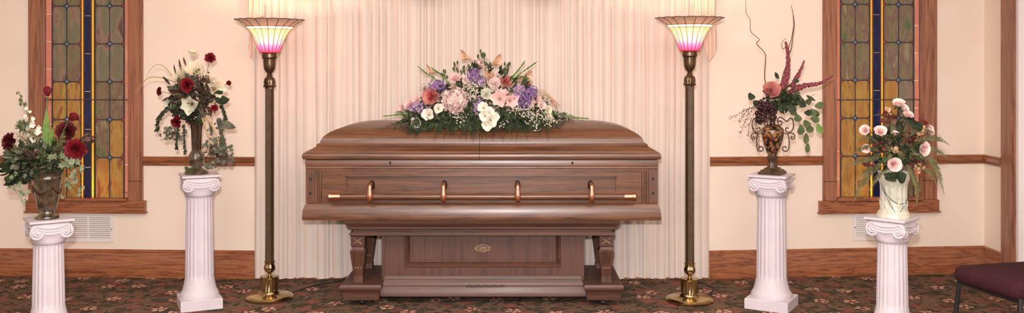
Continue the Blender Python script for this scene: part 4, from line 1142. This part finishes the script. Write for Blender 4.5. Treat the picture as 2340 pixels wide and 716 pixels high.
# thistle
c = P(52, 291, D-.02); m = MB(); m.blob(c, 9*s, 0)
for k in range(120):
    q = Vector((R.gauss(0,1), R.gauss(0,1), R.gauss(0,1)+.3)).normalized(); leaf(m, c+q*7*s, q, 13*s, 1.2*s, .1, 0, nv=2)
part(m, 'thistle', M['thistle'], A1)
m = MB()
for k in range(46):
    a = R.uniform(-1.35, 1.35); L_ = R.uniform(40, 95)*s; p = P(90+R.uniform(-12,12), 372, D+R.uniform(-.03,.05)); d = Vector((math.sin(a), R.uniform(-.5,.3), math.cos(a)))
    leaf(m, p, d, L_*(1 if abs(a) > .5 else .8), 1.7*s, R.uniform(.2,.8), 0, nv=5)
part(m, 'grass_tuft', M['leaf'], A1)
m = MB(); foliage(m, P(92,362,D+.01), (80*s,.11,40*s), 480, 21*s, 4.6*s, (0,1,0,2,3)); part(m, 'leafy_filler', [M['leafdk'], M['leaf'], M['leafgrey'], M['olive']], A1)
for pts in ([(95,350),(60,325),(30,300)],[(100,345),(75,310),(60,285)],[(120,350),(140,320),(150,300)],[(80,370),(45,360),(15,370)],[(90,380),(60,400),(30,430)],[(130,360),(165,350),(195,355)],[(85,355),(50,340),(20,345)],[(110,380),(100,395),(70,405)]):
    m = MB(); frond(m, PP(pts, D-.04), 11*s, 30, 0, .08, fine=True, lean=1.3); part(m, 'feathery_sprig', M['pine'], A1)
m = MB(); foliage(m, P(45,385,D), (28*s,.07,26*s), 60, 30*s, 11*s, (0,)); part(m, 'dark_leaf_spray', M['leafdk'], A1)
for (pxc, pyc, n, sx, sy, r) in ((140,368,9,26,14,12), (175,380,5,14,20,10), (165,430,9,26,26,7), (36,415,8,24,20,8), (50,445,6,20,16,8), (180,400,5,16,14,8)):
    m = MB(); pr = None
    for k in range(n):
        p = P(pxc+R.uniform(-sx,sx), pyc+R.uniform(-sy,sy), D-.09+R.uniform(-.02,.03)); ivyleaf(m, p, (R.uniform(-.4,.4), -1, R.uniform(-.1,.6)), r*s*R.uniform(.8,1.2), 0)
        if pr is not None: m.tube([pr, p], .0009, 4, mat=1)
        pr = p
    part(m, 'ivy_sprig', [M['ivy'], M['leafdk']], A1)
for (px, py, r) in ((76,352,18), (200,318,14)):
    m = MB(); c = P(px, py, D-.07); cluster(m, c, (r*s,.03,r*.7*s), 26, 6*s, 0, 5); part(m, 'dried_blossom', M['berry'], A1)

# ---- arrangement 2: cream amaryllis and ranunculus
D = 5.63; s = D/F
A2 = thing('flower_arrangement', 'cream amaryllis and dark red ranunculus trailing from the slender vase', 'flowers', tuple(P(449, 285, D+.04)))
for (px, py, r, dx, dy, dd, mt) in ((412,170,25,-.8,.45,0,'cream'),(447,160,27,.15,.5,-.04,'cream'),(441,122,15,0,2.2,0,'cream'),(493,203,28,.75,.1,-.03,'cream'),(435,240,26,-.05,-.1,-.12,'palegreen'),(388,238,17,-.6,-.2,-.04,'palegreen'),(478,178,16,.6,.8,0,'cream')):
    m = MB(); c = P(px, py, D+dd); lily(m, c, towards(c, dx, dy), r*s*1.05, 0, 6, 1, .54, .95, True, .04); part(m, 'amaryllis', [M[mt], M['gold']], A2)
for (px, py, r, dx, dy, dd, st) in ((480,132,14,.3,.3,0,(470,180)),(426,194,20,-.15,.1,-.12,None),(364,209,12,-.9,.1,0,(395,215)),(523,190,7,.9,.3,0,(500,200)),(402,281,15,-.2,-.4,-.06,None),(490,247,10,.5,-.2,-.06,None),(404,270,9,-.5,0,-.03,None)):
    m = MB(); c = P(px, py, D+dd); carnation(m, c, towards(c, dx, dy), r*s*.95, 0, 40); f = part(m, 'ranunculus', M['dkred'], A2)
    if st: stemto(f, c, P(st[0], st[1], D+.02), M['stem'], .0018)
m = MB(); foliage(m, P(440,222,D+.02), (56*s,.10,46*s), 260, 22*s, 6.5*s, (0,1,2,2,3)); part(m, 'leafy_filler', [M['leafgrey'], M['leafdk'], M['berry'], M['olive']], A2)
m = MB(); foliage(m, P(442,266,D), (20*s,.05,16*s), 60, 15*s, 5*s, (0,)); part(m, 'dark_leaf_spray', M['leafdk'], A2)
for (px, py, n, rx, rz) in ((447,235,60,45,28),(470,200,30,20,16),(492,350,80,28,20),(400,305,30,18,14),(460,180,26,20,18)):
    m = MB(); c = P(px, py, D-.09 if py < 300 else D-.03)
    for k in range(n):
        q = c+Vector((R.gauss(0,.5)*rx*s, R.gauss(0,.02), R.gauss(0,.5)*rz*s)); m.blob(q, R.uniform(1.5,2.5)*s, 0, n=6, m=4); m.tube([c, q], .0008, 3)
    part(m, 'berry_spray', M['berry'], A2)
for pts, wd_ in (([(400,188),(370,178),(340,178),(322,196),(309,212)],.0045), ([(392,172),(375,152),(358,148),(345,158),(336,176)],.003)):
    m = MB(); q = PP(pts, D-.03); m.tube(q, [wd_*(1-.75*i/(len(q)-1)) for i in range(len(q))], 6); part(m, 'curved_gold_grass', M['gold'], A2)
for pts in ([(462,270),(472,300),(478,325),(476,345)], [(470,265),(486,290),(497,315),(500,338)]):
    m = MB(); q = PP(pts, D-.08); m.tube(q, [.006*(1-.6*i/(len(q)-1)) for i in range(len(q))], 6, flat=.4); part(m, 'gold_ribbon_leaf', M['gold'], A2)
for pts, r in (([(385,245),(372,258),(362,275),(359,298)],8), ([(405,285),(404,320),(403,340)],6), ([(420,285),(421,320),(423,352)],6), ([(505,240),(512,255),(516,275)],7), ([(500,270),(506,300),(512,330),(518,350)],9)):
    m = MB(); q = PP(pts, D-.04); K = len(q)
    for i in range(K-1):
        for k in range(5): leaf(m, q[i], (q[i+1]-q[i]).normalized()*.8+Vector((R.uniform(-1,1), R.uniform(-1,.5), R.uniform(-.6,.2))), r*s*1.1, r*s*.42, .6, k % 2, nv=3)
    m.tube(q, r*.3*s, 5); part(m, 'trailing_vine', [M['leafdk'], M['olive']] if r < 9 else [M['leafgrey'], M['olive']], A2)
for (px, py, n, rx, rz, mt) in ((395,305,30,24,18,'leafgrey'),(497,352,60,32,20,'leafgrey'),(488,308,26,15,26,'leafgrey'),(515,362,20,16,14,'berry'),(484,375,14,14,9,'leafgrey'),(430,390,9,9,5,'leaf')):
    m = MB(); c = P(px, py, D-.03)
    for k in range(n): ivyleaf(m, c+Vector((R.uniform(-1,1)*rx*s, R.uniform(-.04,.04), R.uniform(-1,1)*rz*s)), (R.uniform(-.8,.8), -1, R.uniform(-.5,.8)), R.uniform(5,8)*s, 0)
    part(m, 'trailing_leaves', M[mt], A2)
for (b, t, w_, mt) in (((495,280),(543,292),10,'leafgrey'), ((492,232),(527,226),11,'leafdk'), ((488,218),(512,208),7,'leafdk'), ((402,170),(396,146),2,'berry'),((425,150),(418,130),2.5,'berry'),((414,160),(408,134),2.5,'berry'),((372,175),(392,196),3,'leafdk')):
    m = MB(); p, q = P(b[0],b[1],D-.04), P(t[0],t[1],D-.05); petal(m, fl(p, q-p, .2), 0, (q-p).length, w_*s, -.1, .3, cup=.2, pointed=True, nu=2, nv=5); part(m, 'pointed_leaf', M[mt], A2)

# ---- arrangement 3: dusty rose, plum spikes, curly twigs
D = 5.6; s = D/F
A3 = thing('flower_arrangement', 'dusty pink rose with plum spikes, grapes and curly twigs in the painted urn', 'flowers', tuple(P(1768, 248, D+.06)))
m = MB(); c = P(1762, 207, D-.03); rose(m, c, towards(c, -.05, .35), 25*s, (0,1), 6, .04, 1.0); part(m, 'rose', [M['rose_pink'], M['dustyrose']], A3, 'large open dusty pink rose')
for pts, r in (([(1788,205),(1798,170),(1801,130),(1795,95)],8.5), ([(1808,200),(1822,175),(1832,155),(1838,138)],6), ([(1815,205),(1840,196),(1875,190),(1903,174)],7.5), ([(1800,215),(1815,205),(1830,196)],7)):
    m = MB(); spike(m, [P(a, b, D-.02+i*.0) for i, (a, b) in enumerate(pts)], r*s, 0, 20); part(m, 'amaranth_spike', M['plum'], A3)
for pts in ([(1752,200),(1747,175),(1749,140),(1748,122),(1729,100),(1735,90),(1716,72),(1714,45),(1705,28),(1704,-4)],
            [(1785,190),(1792,162),(1802,140),(1803,120),(1797,108),(1789,112),(1786,100),(1791,92),(1797,88)],
            [(1802,125),(1808,112),(1812,80),(1815,55),(1812,30),(1808,12),(1810,20)],
            [(1803,140),(1802,112),(1808,90),(1813,60),(1812,30)]):
    m = MB(); q = PP(pts, D); m.tube(q, [.0034*(1-.65*i/(len(q)-1)) for i in range(len(q))], 6); part(m, 'curly_twig', M['twig'], A3)
for (px, py, rx, rz, n) in ((1750,246,20,18,80), (1742,270,11,18,44)):
    m = MB()
    for k in range(n): m.blob(P(px+R.gauss(0,.5)*rx, py+R.gauss(0,.5)*rz, D-.06+R.uniform(-.02,.04)), R.uniform(3.4,4.6)*s, 0, n=8, m=6)
    part(m, 'grape_bunch', M['grape'], A3)
m = MB(); foliage(m, P(1790,225,D+.01), (42*s,.08,22*s), 130, 20*s, 6*s, (0,0,1)); part(m, 'leafy_filler', [M['leafdk'], M['leaf']], A3)
for (px, py, L_, wd_, dx, dz, mt) in ((1726,222,20,9,-1,.1,'leafdk'),(1735,232,18,8,-.8,-.4,'leafdk'),(1850,240,17,9,-.2,.6,'leaf'),(1862,243,20,9,1,.15,'leaf'),(1852,250,18,9,.5,-.6,'leaf'),(1822,262,17,9,.1,-.9,'leaf'),(1838,275,19,10,.4,-.7,'leaf'),(1830,285,24,9,0,-1,'leaf'),(1846,285,20,9,.4,-1,'leaf'),(1852,270,20,8,1,-.3,'leaf'),(1868,283,24,9,.3,-1,'leafbr'),(1828,245,16,8,.3,.3,'leafdk'),(1842,305,24,7,0,-1,'leaf'),(1846,328,22,6,-.1,-1,'leaf'),(1815,250,16,8,-.2,-.8,'leaf'),(1838,258,16,9,.8,0,'leafdk'),(1858,262,14,8,1,.2,'leaf'),(1800,240,22,10,.6,-.6,'leafdk'),(1843,218,24,4,.8,-.6,'leafdk'),(1832,224,22,4,.4,-1,'leafdk'),(1750,190,1,1,0,1,'leafdk'),(1780,180,20,5,-.8,1,'leafdk'),(1815,190,12,6,.5,.6,'leafdk')):
    m = MB(); p = P(px, py, D-.05); petal(m, fl(p, (dx, -.15, dz), R.uniform(-.6,.6)), 0, L_*s, wd_*s, 0, .4, cup=.2, pointed=False if wd_ > 5 else True, nu=2, nv=5, mat=0); part(m, 'rose_leaf', M[mt], A3)
for pts in ([(1810,230),(1822,262),(1830,300),(1838,318),(1845,335)], [(1785,240),(1810,248),(1835,240),(1860,215)], [(1770,275),(1795,280),(1815,270)]):
    m = MB(); m.tube(PP(pts, D-.03), .0013, 5); part(m, 'vine_stem', M['twig'], A3)
for pts in ([(1745,235),(1718,245),(1700,262),(1690,280)], [(1740,240),(1715,255),(1705,275),(1692,305)], [(1742,245),(1722,262),(1712,290),(1710,310)], [(1742,250),(1726,270),(1722,300),(1720,325)], [(1740,250),(1728,280),(1735,320),(1733,345)], [(1740,245),(1712,248),(1692,258),(1668,272)], [(1745,250),(1728,268),(1728,305),(1732,335)]):
    m = MB(); q = PP(pts, D-.04); m.tube(q, .0012, 4, mat=1)
    for p in q[3:]:
        for k in range(2): m.tiny(p+Vector((R.gauss(0,.007), R.gauss(0,.006), R.gauss(0,.007))), R.uniform(.0025,.004), 0)
    part(m, 'budded_twig', [M['berry'], M['twig']], A3)

# ---- arrangement 4: blush roses and ferns
D = 4.92; s = D/F
A4 = thing('flower_arrangement', 'blush pink roses with feathery ferns in the white pot at right', 'flowers', tuple(P(2042, 394, D+.05)))
for (px, py, r, dx, dy, dd) in ((2053,238,17,-.3,1.6,0),(2066,248,13,.6,.9,-.02),(2075,264,15,.1,1.2,-.03),(1977,298,16,-.9,.5,0),(2012,301,17,-.2,.7,-.06),(2045,306,10,0,1.3,-.02),(2124,298,16,.9,.3,0),(2110,341,20,.45,.0,-.08),(2042,377,20,0,.0,-.14),(1980,340,13,-.8,.1,-.03)):
    m = MB(); c = P(px, py, D+dd); d = towards(c, dx, dy); rose(m, c, d, r*s*1.02, (0,1), 6, .03, 1.0); f = part(m, 'rose', [M['blush_core'], M['blush']], A4)
    m = MB()
    for k in range(5): petal(m, fr(c-d*r*s*.5, d, k*1.257), 0, r*s*.8, r*s*.16, 1.2, 1.9, cup=.1, pointed=True, nu=2, nv=3)
    m.tube([c-d*r*s*.45, c-d*r*s*1.1, P(2044, 370, D+.02)], .002, 5)
    m.build('calyx', M['leafdk'], f)
m = MB(); foliage(m, P(2045,340,D+.02), (58*s,.11,42*s), 240, 24*s, 5*s, (0,1,0,2)); part(m, 'leafy_filler', [M['leafdk'], M['leaf'], M['pine']], A4)
for (px, py, dx, dz) in ((2048,392,.1,-1),(2075,282,.5,.3),(2062,285,-.4,.4),(2085,290,.6,0),(2040,398,-.5,-.6),(2055,398,.6,-.6)):
    m = MB()
    for k in range(3):
        p = P(px+R.uniform(-6,6), py+R.uniform(-5,5), D-.10); petal(m, fl(p, (dx+R.uniform(-.5,.5), -.3, dz), .3), 0, 20*s, 8*s, 0, .5, cup=.2, nu=2, nv=4)
    part(m, 'rose_leaf', M['leafdk'], A4)
for pts, L_, n in (([(2020,370),(1990,395),(1965,430),(1950,463)],17,26), ([(2015,360),(1985,365),(1955,372),(1925,385)],14,24), ([(2085,330),(2115,318),(2145,318),(2172,333)],15,26), ([(2085,350),(2125,365),(2145,400),(2158,446)],18,28), ([(2095,345),(2125,340),(2150,350),(2172,368)],13,22), ([(2070,380),(2088,405),(2096,435),(2094,475)],17,26), ([(2015,350),(1985,335),(1960,345),(1940,362)],12,22), ([(2020,340),(1995,318),(1980,315),(1960,322)],11,18), ([(2020,380),(1995,385),(1970,400),(1945,430)],13,22), ([(2075,370),(2110,385),(2130,400),(2140,425)],13,22), ([(2000,350),(1990,380),(1980,410),(1985,440)],12,20), ([(2050,330),(2030,280),(2010,262),(1990,268)],8,14), ([(2060,330),(2090,300),(2120,300),(2150,310)],13,20), ([(2030,385),(2010,400),(1995,420),(1975,455)],12,20)):
    m = MB(); K = len(pts); frond(m, [P(a, b, D-.04-.03*i) for i, (a, b) in enumerate(pts)], L_*s*.8, n*4, 0, .07, fine=True, lean=1.5); part(m, 'fern_frond', M['pine'], A4)
for (px, py, r) in ((2020,268,13),(2105,285,12),(2078,315,12),(2010,335,11),(1985,375,10),(2035,262,9),(2090,372,9)):
    m = MB(); foliage(m, P(px, py, D-.05), (r*s,.03,r*s), 26, 10*s, 3.5*s, (0,)); part(m, 'burgundy_sprig', M['burg'], A4)
for (px, py, r) in ((2100,302,10),(2045,342,6),(2100,384,9),(2032,252,6),(2108,296,7)):
    m = MB(); cluster(m, P(px, py, D-.08), (r*s,.02,r*1.2*s), 14, 4.5*s, 0, 5); part(m, 'tan_blossom_spray', M['tan'], A4)

# ---- casket spray
def lidz(y):
    i = min(y-CY0, CY1-y)
    if i < .088: return .98-(.088-i)*.5
    a = math.acos(max(0, 1-(i-.088)/.255)); return .980+.126*math.sin(a)**.95
def onlid(px, py, off=.02):
    y = CY0
    while y < YM+.0:
        if Z(py, y)-off <= lidz(y): return P(px, py, y)
        y += .004
    return P(px, py, YM-.03)
D = 5.80; s = D/F
A5 = thing('casket_spray', 'long mixed pink, white and violet flower spray lying on the casket lid', 'flowers', (X(1098,5.88), 5.88, 1.106))
m = MB()
for k in range(60):
    t = k/59; px = 930+(1268-930)*t; hh = 52*math.sin(PI*t)**.7
    foliage(m, P(px, 270-hh*.8, 5.80), (15*s,.12,max(7,hh*.95)*s), 13, 17*s, 3.2*s, (0,0,1,2))
part(m, 'leafy_filler', [M['leafdk'], M['leaf'], M['leafgrey']], A5)
m = MB()
for k in range(90):
    px = R.uniform(930,1265); foliage(m, P(px, 276+R.uniform(-5,8)*math.sin(PI*(px-930)/335), 5.71), (14*s,.03,5*s), 5, 18*s, 3*s, (0,0,1))
part(m, 'dark_leaf_skirt', [M['leafdk'], M['leaf']], A5)
for (px, py, dx, dz) in ((1030,205,-.4,1),(1050,200,.1,1),(1072,165,.0,1),(1090,160,.3,1),(1118,160,.2,1),(1145,170,.4,1),(1172,190,.6,.8),(1195,200,.9,.6),(1008,215,-.8,.8),(1075,240,0,-.6),(1080,258,-.3,-1),(1020,258,-.6,-.8),(1165,255,.3,-1),(1150,250,-.2,-.5),(1235,255,.8,-.4),(975,245,-.9,.1),(1180,265,.3,-.8),(1060,262,.2,-1)):
    m = MB(); p = P(px, py, 5.74)
    for k in range(7):
        d = Vector((dx+R.uniform(-.6,.6), -.5+R.uniform(-.3,.3), dz+R.uniform(-.6,.6))); leaf(m, p+Vector((R.gauss(0,.012), R.gauss(0,.01), R.gauss(0,.012))), d, R.uniform(14,24)*s, R.uniform(3,5)*s, .4, R.choice((0,0,1)))
    part(m, 'leaf_sprig', [M['leafdk'], M['leaf']], A5)
m = MB(); m.box(X(1020,5.9), X(1180,5.9), 5.88, 5.97, 1.108, 1.13, 0, .010); part(m, 'foam_base', M['leafdk'], A5)
for (px, py, r, dx, dy, dd, mt, mt2) in ((986,221,25,-.35,.15,-.10,'coral','rose_pink'),(1156,187,19,.3,.4,-.02,'coral','rose_pink'),(1203,194,13,.7,.5,0,'coral','rose_pink')):
    m = MB(); c = P(px, py, D+dd); rose(m, c, towards(c, dx, dy), r*s, (0,1), 6, .06, 1.0); part(m, 'peony', [M[mt], M[mt2]], A5)
m = MB(); c = P(1040, 229, D-.10); cluster(m, c, (28*s,.055,26*s), 190, 7.5*s, 0, 4, Vector((0,-1,.3))); part(m, 'hydrangea', M['hydr'], A5)
for (px, py, r, dx, dy, dd) in ((1141,225,24,-.1,.2,-.12),(1168,231,20,.35,0,-.11),(1150,215,16,.1,.9,-.08)):
    m = MB(); c = P(px, py, D+dd); lily(m, c, towards(c, dx, dy), r*s, 0, 6, 1, .58, 1.1, True, .04); part(m, 'pink_lily', [M['palepink'], M['cream']], A5)
def calla(px, py, r, d, mt='peach'):
    m = MB(); c = P(px, py, D); T = fr(c, d, None)
    n = 20; rr = []
    T = Matrix.Translation(c) @ Vector(d).normalized().to_track_quat('Z','Y').to_matrix().to_4x4()
    for k in range(8):
        t = k/7; rad = r*s*(.12+.75*t**1.7)
        rr.append([T @ Vector((rad*math.cos(2*PI*j/n), rad*math.sin(2*PI*j/n)*.8, r*s*(-1.2+1.7*t+(.75*t*t*max(0, math.cos(2*PI*j/n-PI/2))**2)))) for j in range(n)])
    m.rings(rr, 0, cap=False); m.tube([T @ Vector((0,0,-r*s)), T @ Vector((0,0,r*s*.5))], r*s*.1, 6, mat=1)
    m.tube([T @ Vector((0,0,-r*s*1.15)), T @ Vector((0,0,-r*s*1.8)), P(1098+(px-1098)*.5, 235, D)], .0035, 6, mat=2)
    part(m, 'calla_lily', [M[mt], M['gold'], M['stem']], A5)
calla(1066,131,16,(-1,-.5,.45)); calla(1132,143,17,(.9,-.5,.5)); calla(988,162,15,(-1,-.3,.3)); calla(1200,181,18,(.8,-.6,.4)); calla(1118,176,15,(-.1,-1,.4))
for (px, py, r, dx, dy, dd) in ((1104,246,13,-.2,.3,-.14),(1118,258,14,.2,.2,-.15),(1108,266,13,-.2,0,-.16),(1122,276,15,.2,-.1,-.17),(1114,286,13,-.1,-.3,-.18),(1130,268,12,.5,.1,-.15)):
    m = MB(); c = P(px, py, D+dd); lily(m, c, towards(c, dx, dy), r*s*1.1, 0, 6, 1, .6, 1.1, False, .05); part(m, 'white_gladiolus_bloom', [M['whitep'], M['cream']], A5)
for (px, py, r, dx, dy, dd) in ((955,279,15,-.5,-.2,-.10),(978,262,16,-.2,.2,-.11),(1002,248,14,.1,.2,-.11),(946,285,9,-1,-.2,-.09)):
    m = MB(); c = P(px, py, D+dd); lily(m, c, towards(c, dx, dy), r*s*1.1, 0, 5, 1, .55, 1.05, False, .04); part(m, 'white_lily', [M['whitep'], M['cream']], A5)
for (px, py, rx, rz, n, mt) in ((957,247,22,11,40,'lilac'),(1000,196,18,11,36,'purple'),(1090,241,10,17,36,'lilac'),(1084,174,14,16,40,'purple'),(1100,186,8,10,20,'lilac'),(1196,232,14,18,40,'purple'),(1214,212,12,14,34,'purple'),(1186,205,12,10,26,'lilac'),(1180,222,10,10,20,'lilac')):
    m = MB(); cluster(m, P(px, py, D-.08), (rx*s*1.1,.035,rz*s*1.1), n*2, 3.8*s, 0, 5); part(m, 'violet_larkspur', M[mt], A5)
for (px, py, r, dx, dy, dd, mt) in ((934,240,14,-.6,.4,-.03,'palepink'),(952,230,13,-.5,.5,-.03,'palepink'),(1040,178,17,-.3,.6,-.02,'palepink'),(1064,181,15,.1,.5,-.03,'blush'),(1022,190,14,-.5,.5,0,'blush'),(1095,150,15,0,.8,0,'palepink'),(1130,192,17,.1,.4,-.05,'hydr'),(1112,215,16,.1,.3,-.07,'palegreen'),(1138,172,14,.2,.7,0,'blush'),(1238,240,14,.5,.2,-.08,'blush'),(1252,252,13,.7,.1,-.08,'cream'),(1226,228,15,.5,.4,-.05,'palepink'),(1212,238,12,.3,.4,-.06,'hydr'),(1252,268,12,.7,-.1,-.09,'cream'),(1190,180,12,.4,.6,.02,'palepink'),(1262,232,11,.8,.4,0,'palepink'),(918,246,10,-.9,.2,-.02,'palepink')):
    m = MB(); c = P(px, py, D+dd); rose(m, c, towards(c, dx, dy), r*s, (0,0), 4, .12, 1.2); part(m, 'pink_blossom', M[mt], A5)
for (px, py, rx, rz, n) in ((1080,202,20,14,60),(1078,218,16,10,40),(1102,178,14,18,40),(1200,256,22,12,50),(1215,272,18,14,50),(1240,265,16,14,40),(1048,270,18,12,40),(1128,205,14,12,30),(1180,248,16,8,30),(1225,290,10,12,18),(1262,280,14,10,24),(970,195,14,8,20),(1150,285,12,10,18),(1245,225,16,12,24),(1110,140,10,12,20)):
    m = MB(); breath(m, P(px, py, D-.13 if py > 195 else D-.06), (rx*s,.03,rz*s), n, 1.7*s, 0, 1, P(px, min(py+12, 275), D-.05)); part(m, 'babys_breath', [M['whitep'], M['stem']], A5)
for pts in ([(1030,215),(1000,185),(975,168),(962,158)], [(1035,205),(1015,178),(1000,165),(992,160)], [(1150,205),(1175,180),(1198,162),(1219,147)], [(1155,200),(1170,178),(1183,162),(1193,149)], [(1250,258),(1285,262),(1310,268),(1338,271)], [(940,262),(915,262),(885,265)], [(1140,195),(1170,182),(1188,176),(1200,178)]):
    m = MB(); q = PP(pts, D-.02); K = len(q); m.tube(q, .003, 6)
    for i in range(3, K-1, 2):
        tg = (q[i+1]-q[i]).normalized(); petal(m, fr(q[i], tg), 0, 15*s, 2.4*s, .3, -.15, cup=.5, pointed=True, nu=3, nv=4); petal(m, fr(q[i], tg), 2, 12*s, 2.2*s, .35, -.1, cup=.5, pointed=True, nu=3, nv=4)
    part(m, 'gladiolus_bud_spike', M['leafbr'], A5)
for (px, py) in ((1040,152),(1052,165),(1156,160),(1012,172),(1108,132),(1160,152),(1100,128)):
    m = MB(); b0 = P(px, py+18, D-.01)
    for k in range(5):
        p = P(px+R.uniform(-10,10), py+R.uniform(-12,10), D-.02); m.tube([b0, p], .0011, 4); m.blob(p, 3*s, 0, (.8,.8,1.5), 6, 5)
    part(m, 'bud_sprig', M['leaf'], A5)
# fern leaves spreading over the lid
for pts, L_, n in (([(985,262),(945,275),(900,288),(858,296)],15,26), ([(980,270),(945,290),(910,300)],14,22), ([(990,275),(955,298),(925,305)],14,22), ([(1225,258),(1265,262),(1300,268),(1336,277)],14,26), ([(1220,270),(1262,285),(1290,285)],13,20), ([(975,255),(945,258),(915,258),(890,266)],12,22)):
    q = [onlid(a, b, .02) for a, b in pts]; q[0] = P(pts[0][0], pts[0][1], 5.72)
    m = MB(); frond(m, q, L_*s, n, 0, .14, lean=.8); part(m, 'fern_frond', M['leafdk'], A5)
for k in range(64):
    px = 950+4.7*k+R.uniform(-6,6); L_ = R.uniform(14, 50); dx = (px-1120)*.10+R.uniform(-14,14)
    q = [P(px, 268+R.uniform(-6,6), 5.70), onlid(px+dx*.3, 288, .035), onlid(px+dx, 286+L_*.85, .022)]
    m = MB(); frond(m, q, 10*s, 18, 0, .09, fine=True, lean=1.4, stem=.0012); part(m, 'trailing_asparagus_fern', M['leafdk'] if k % 3 else M['leaf'], A5)
m = MB()
for k in range(12):
    q = PP([(1205,225),(1225+k,205+k*1.5),(1250+k*1.5,212+k*2),(1268+R.uniform(0,14),240+R.uniform(0,16))], D-.04); m.tube(q, .0011, 4)
part(m, 'curled_bear_grass', M['tan'], A5)

# ------------------------------------------------------------------ chair at the right edge
ch = thing('chair', 'dark maroon cushioned chair with black metal frame at lower right', 'chair', (2.43, 4.47, 0), math.radians(14))
Zs0, Zs1 = .385, .475
# local frame: x from front edge (0) back, y across; root at centre
T = Matrix.Identity(4)
fx = -.235; bxk = .26; hw = .215
def rbox(mb, x0, x1, y0, y1, z0, z1, r, n=3):
    prof = []
    h = z1-z0; rr = min(r, h/2)
    rings = []
    for k in range(9):
        a = -PI/2+PI*k/8; z = (z0+z1)/2+(h/2)*math.sin(a); ins = rr*(1-math.cos(a)); rings.append((ins, z))
    out = []
    for ins, z in rings:
        ring = []
        cr = .05
        for (cx, cy, a0) in ((x1-cr, y1-cr, 0), (x0+cr, y1-cr, PI/2), (x0+cr, y0+cr, PI), (x1-cr, y0+cr, 1.5*PI)):
            for j in range(7):
                a = a0+PI/2*j/6; q = cr-ins; ring.append((cx+q*math.cos(a), cy+q*math.sin(a), z))
        out.append(ring)
    mb.rings(out)
m = MB(); rbox(m, fx, bxk, -hw, hw, Zs0, Zs1, .045); m.build('seat', M['fabric'], ch, local=True, angle=60)
m = MB(); m.T = Matrix.Translation((bxk-.02, 0, .70)) @ Matrix.Rotation(math.radians(100), 4, 'Y'); rbox(m, -.17, .17, -hw, hw, -.03, .03, .028); m.T = None
m.build('backrest', M['fabric'], ch, local=True, angle=60)
for sy in (-1, 1):
    m = MB(); m.tube(smoothpath([(fx+.04, sy*(hw-.02), .40), (fx+.02, sy*(hw-.01), .2), (fx-.02, sy*hw, .0)], 4), .012, 10); m.build('front_leg', M['black'], ch, local=True)
    m = MB(); m.tube(smoothpath([(bxk+.08, sy*(hw-.02), .0), (bxk-.0, sy*(hw-.02), .38), (bxk+.005, sy*(hw-.02), .5), (bxk+.06, sy*(hw-.02), .86)], 5), .012, 10); m.build('back_leg', M['black'], ch, local=True)
    m = MB(); m.tube([(fx+.04, sy*(hw-.02), .384), (bxk, sy*(hw-.02), .384)], .011, 8); m.build('seat_rail', M['black'], ch, local=True)
m = MB(); m.tube([(fx+.04, -hw+.02, .384), (fx+.04, hw-.02, .384)], .011, 8); m.build('front_rail', M['black'], ch, local=True)
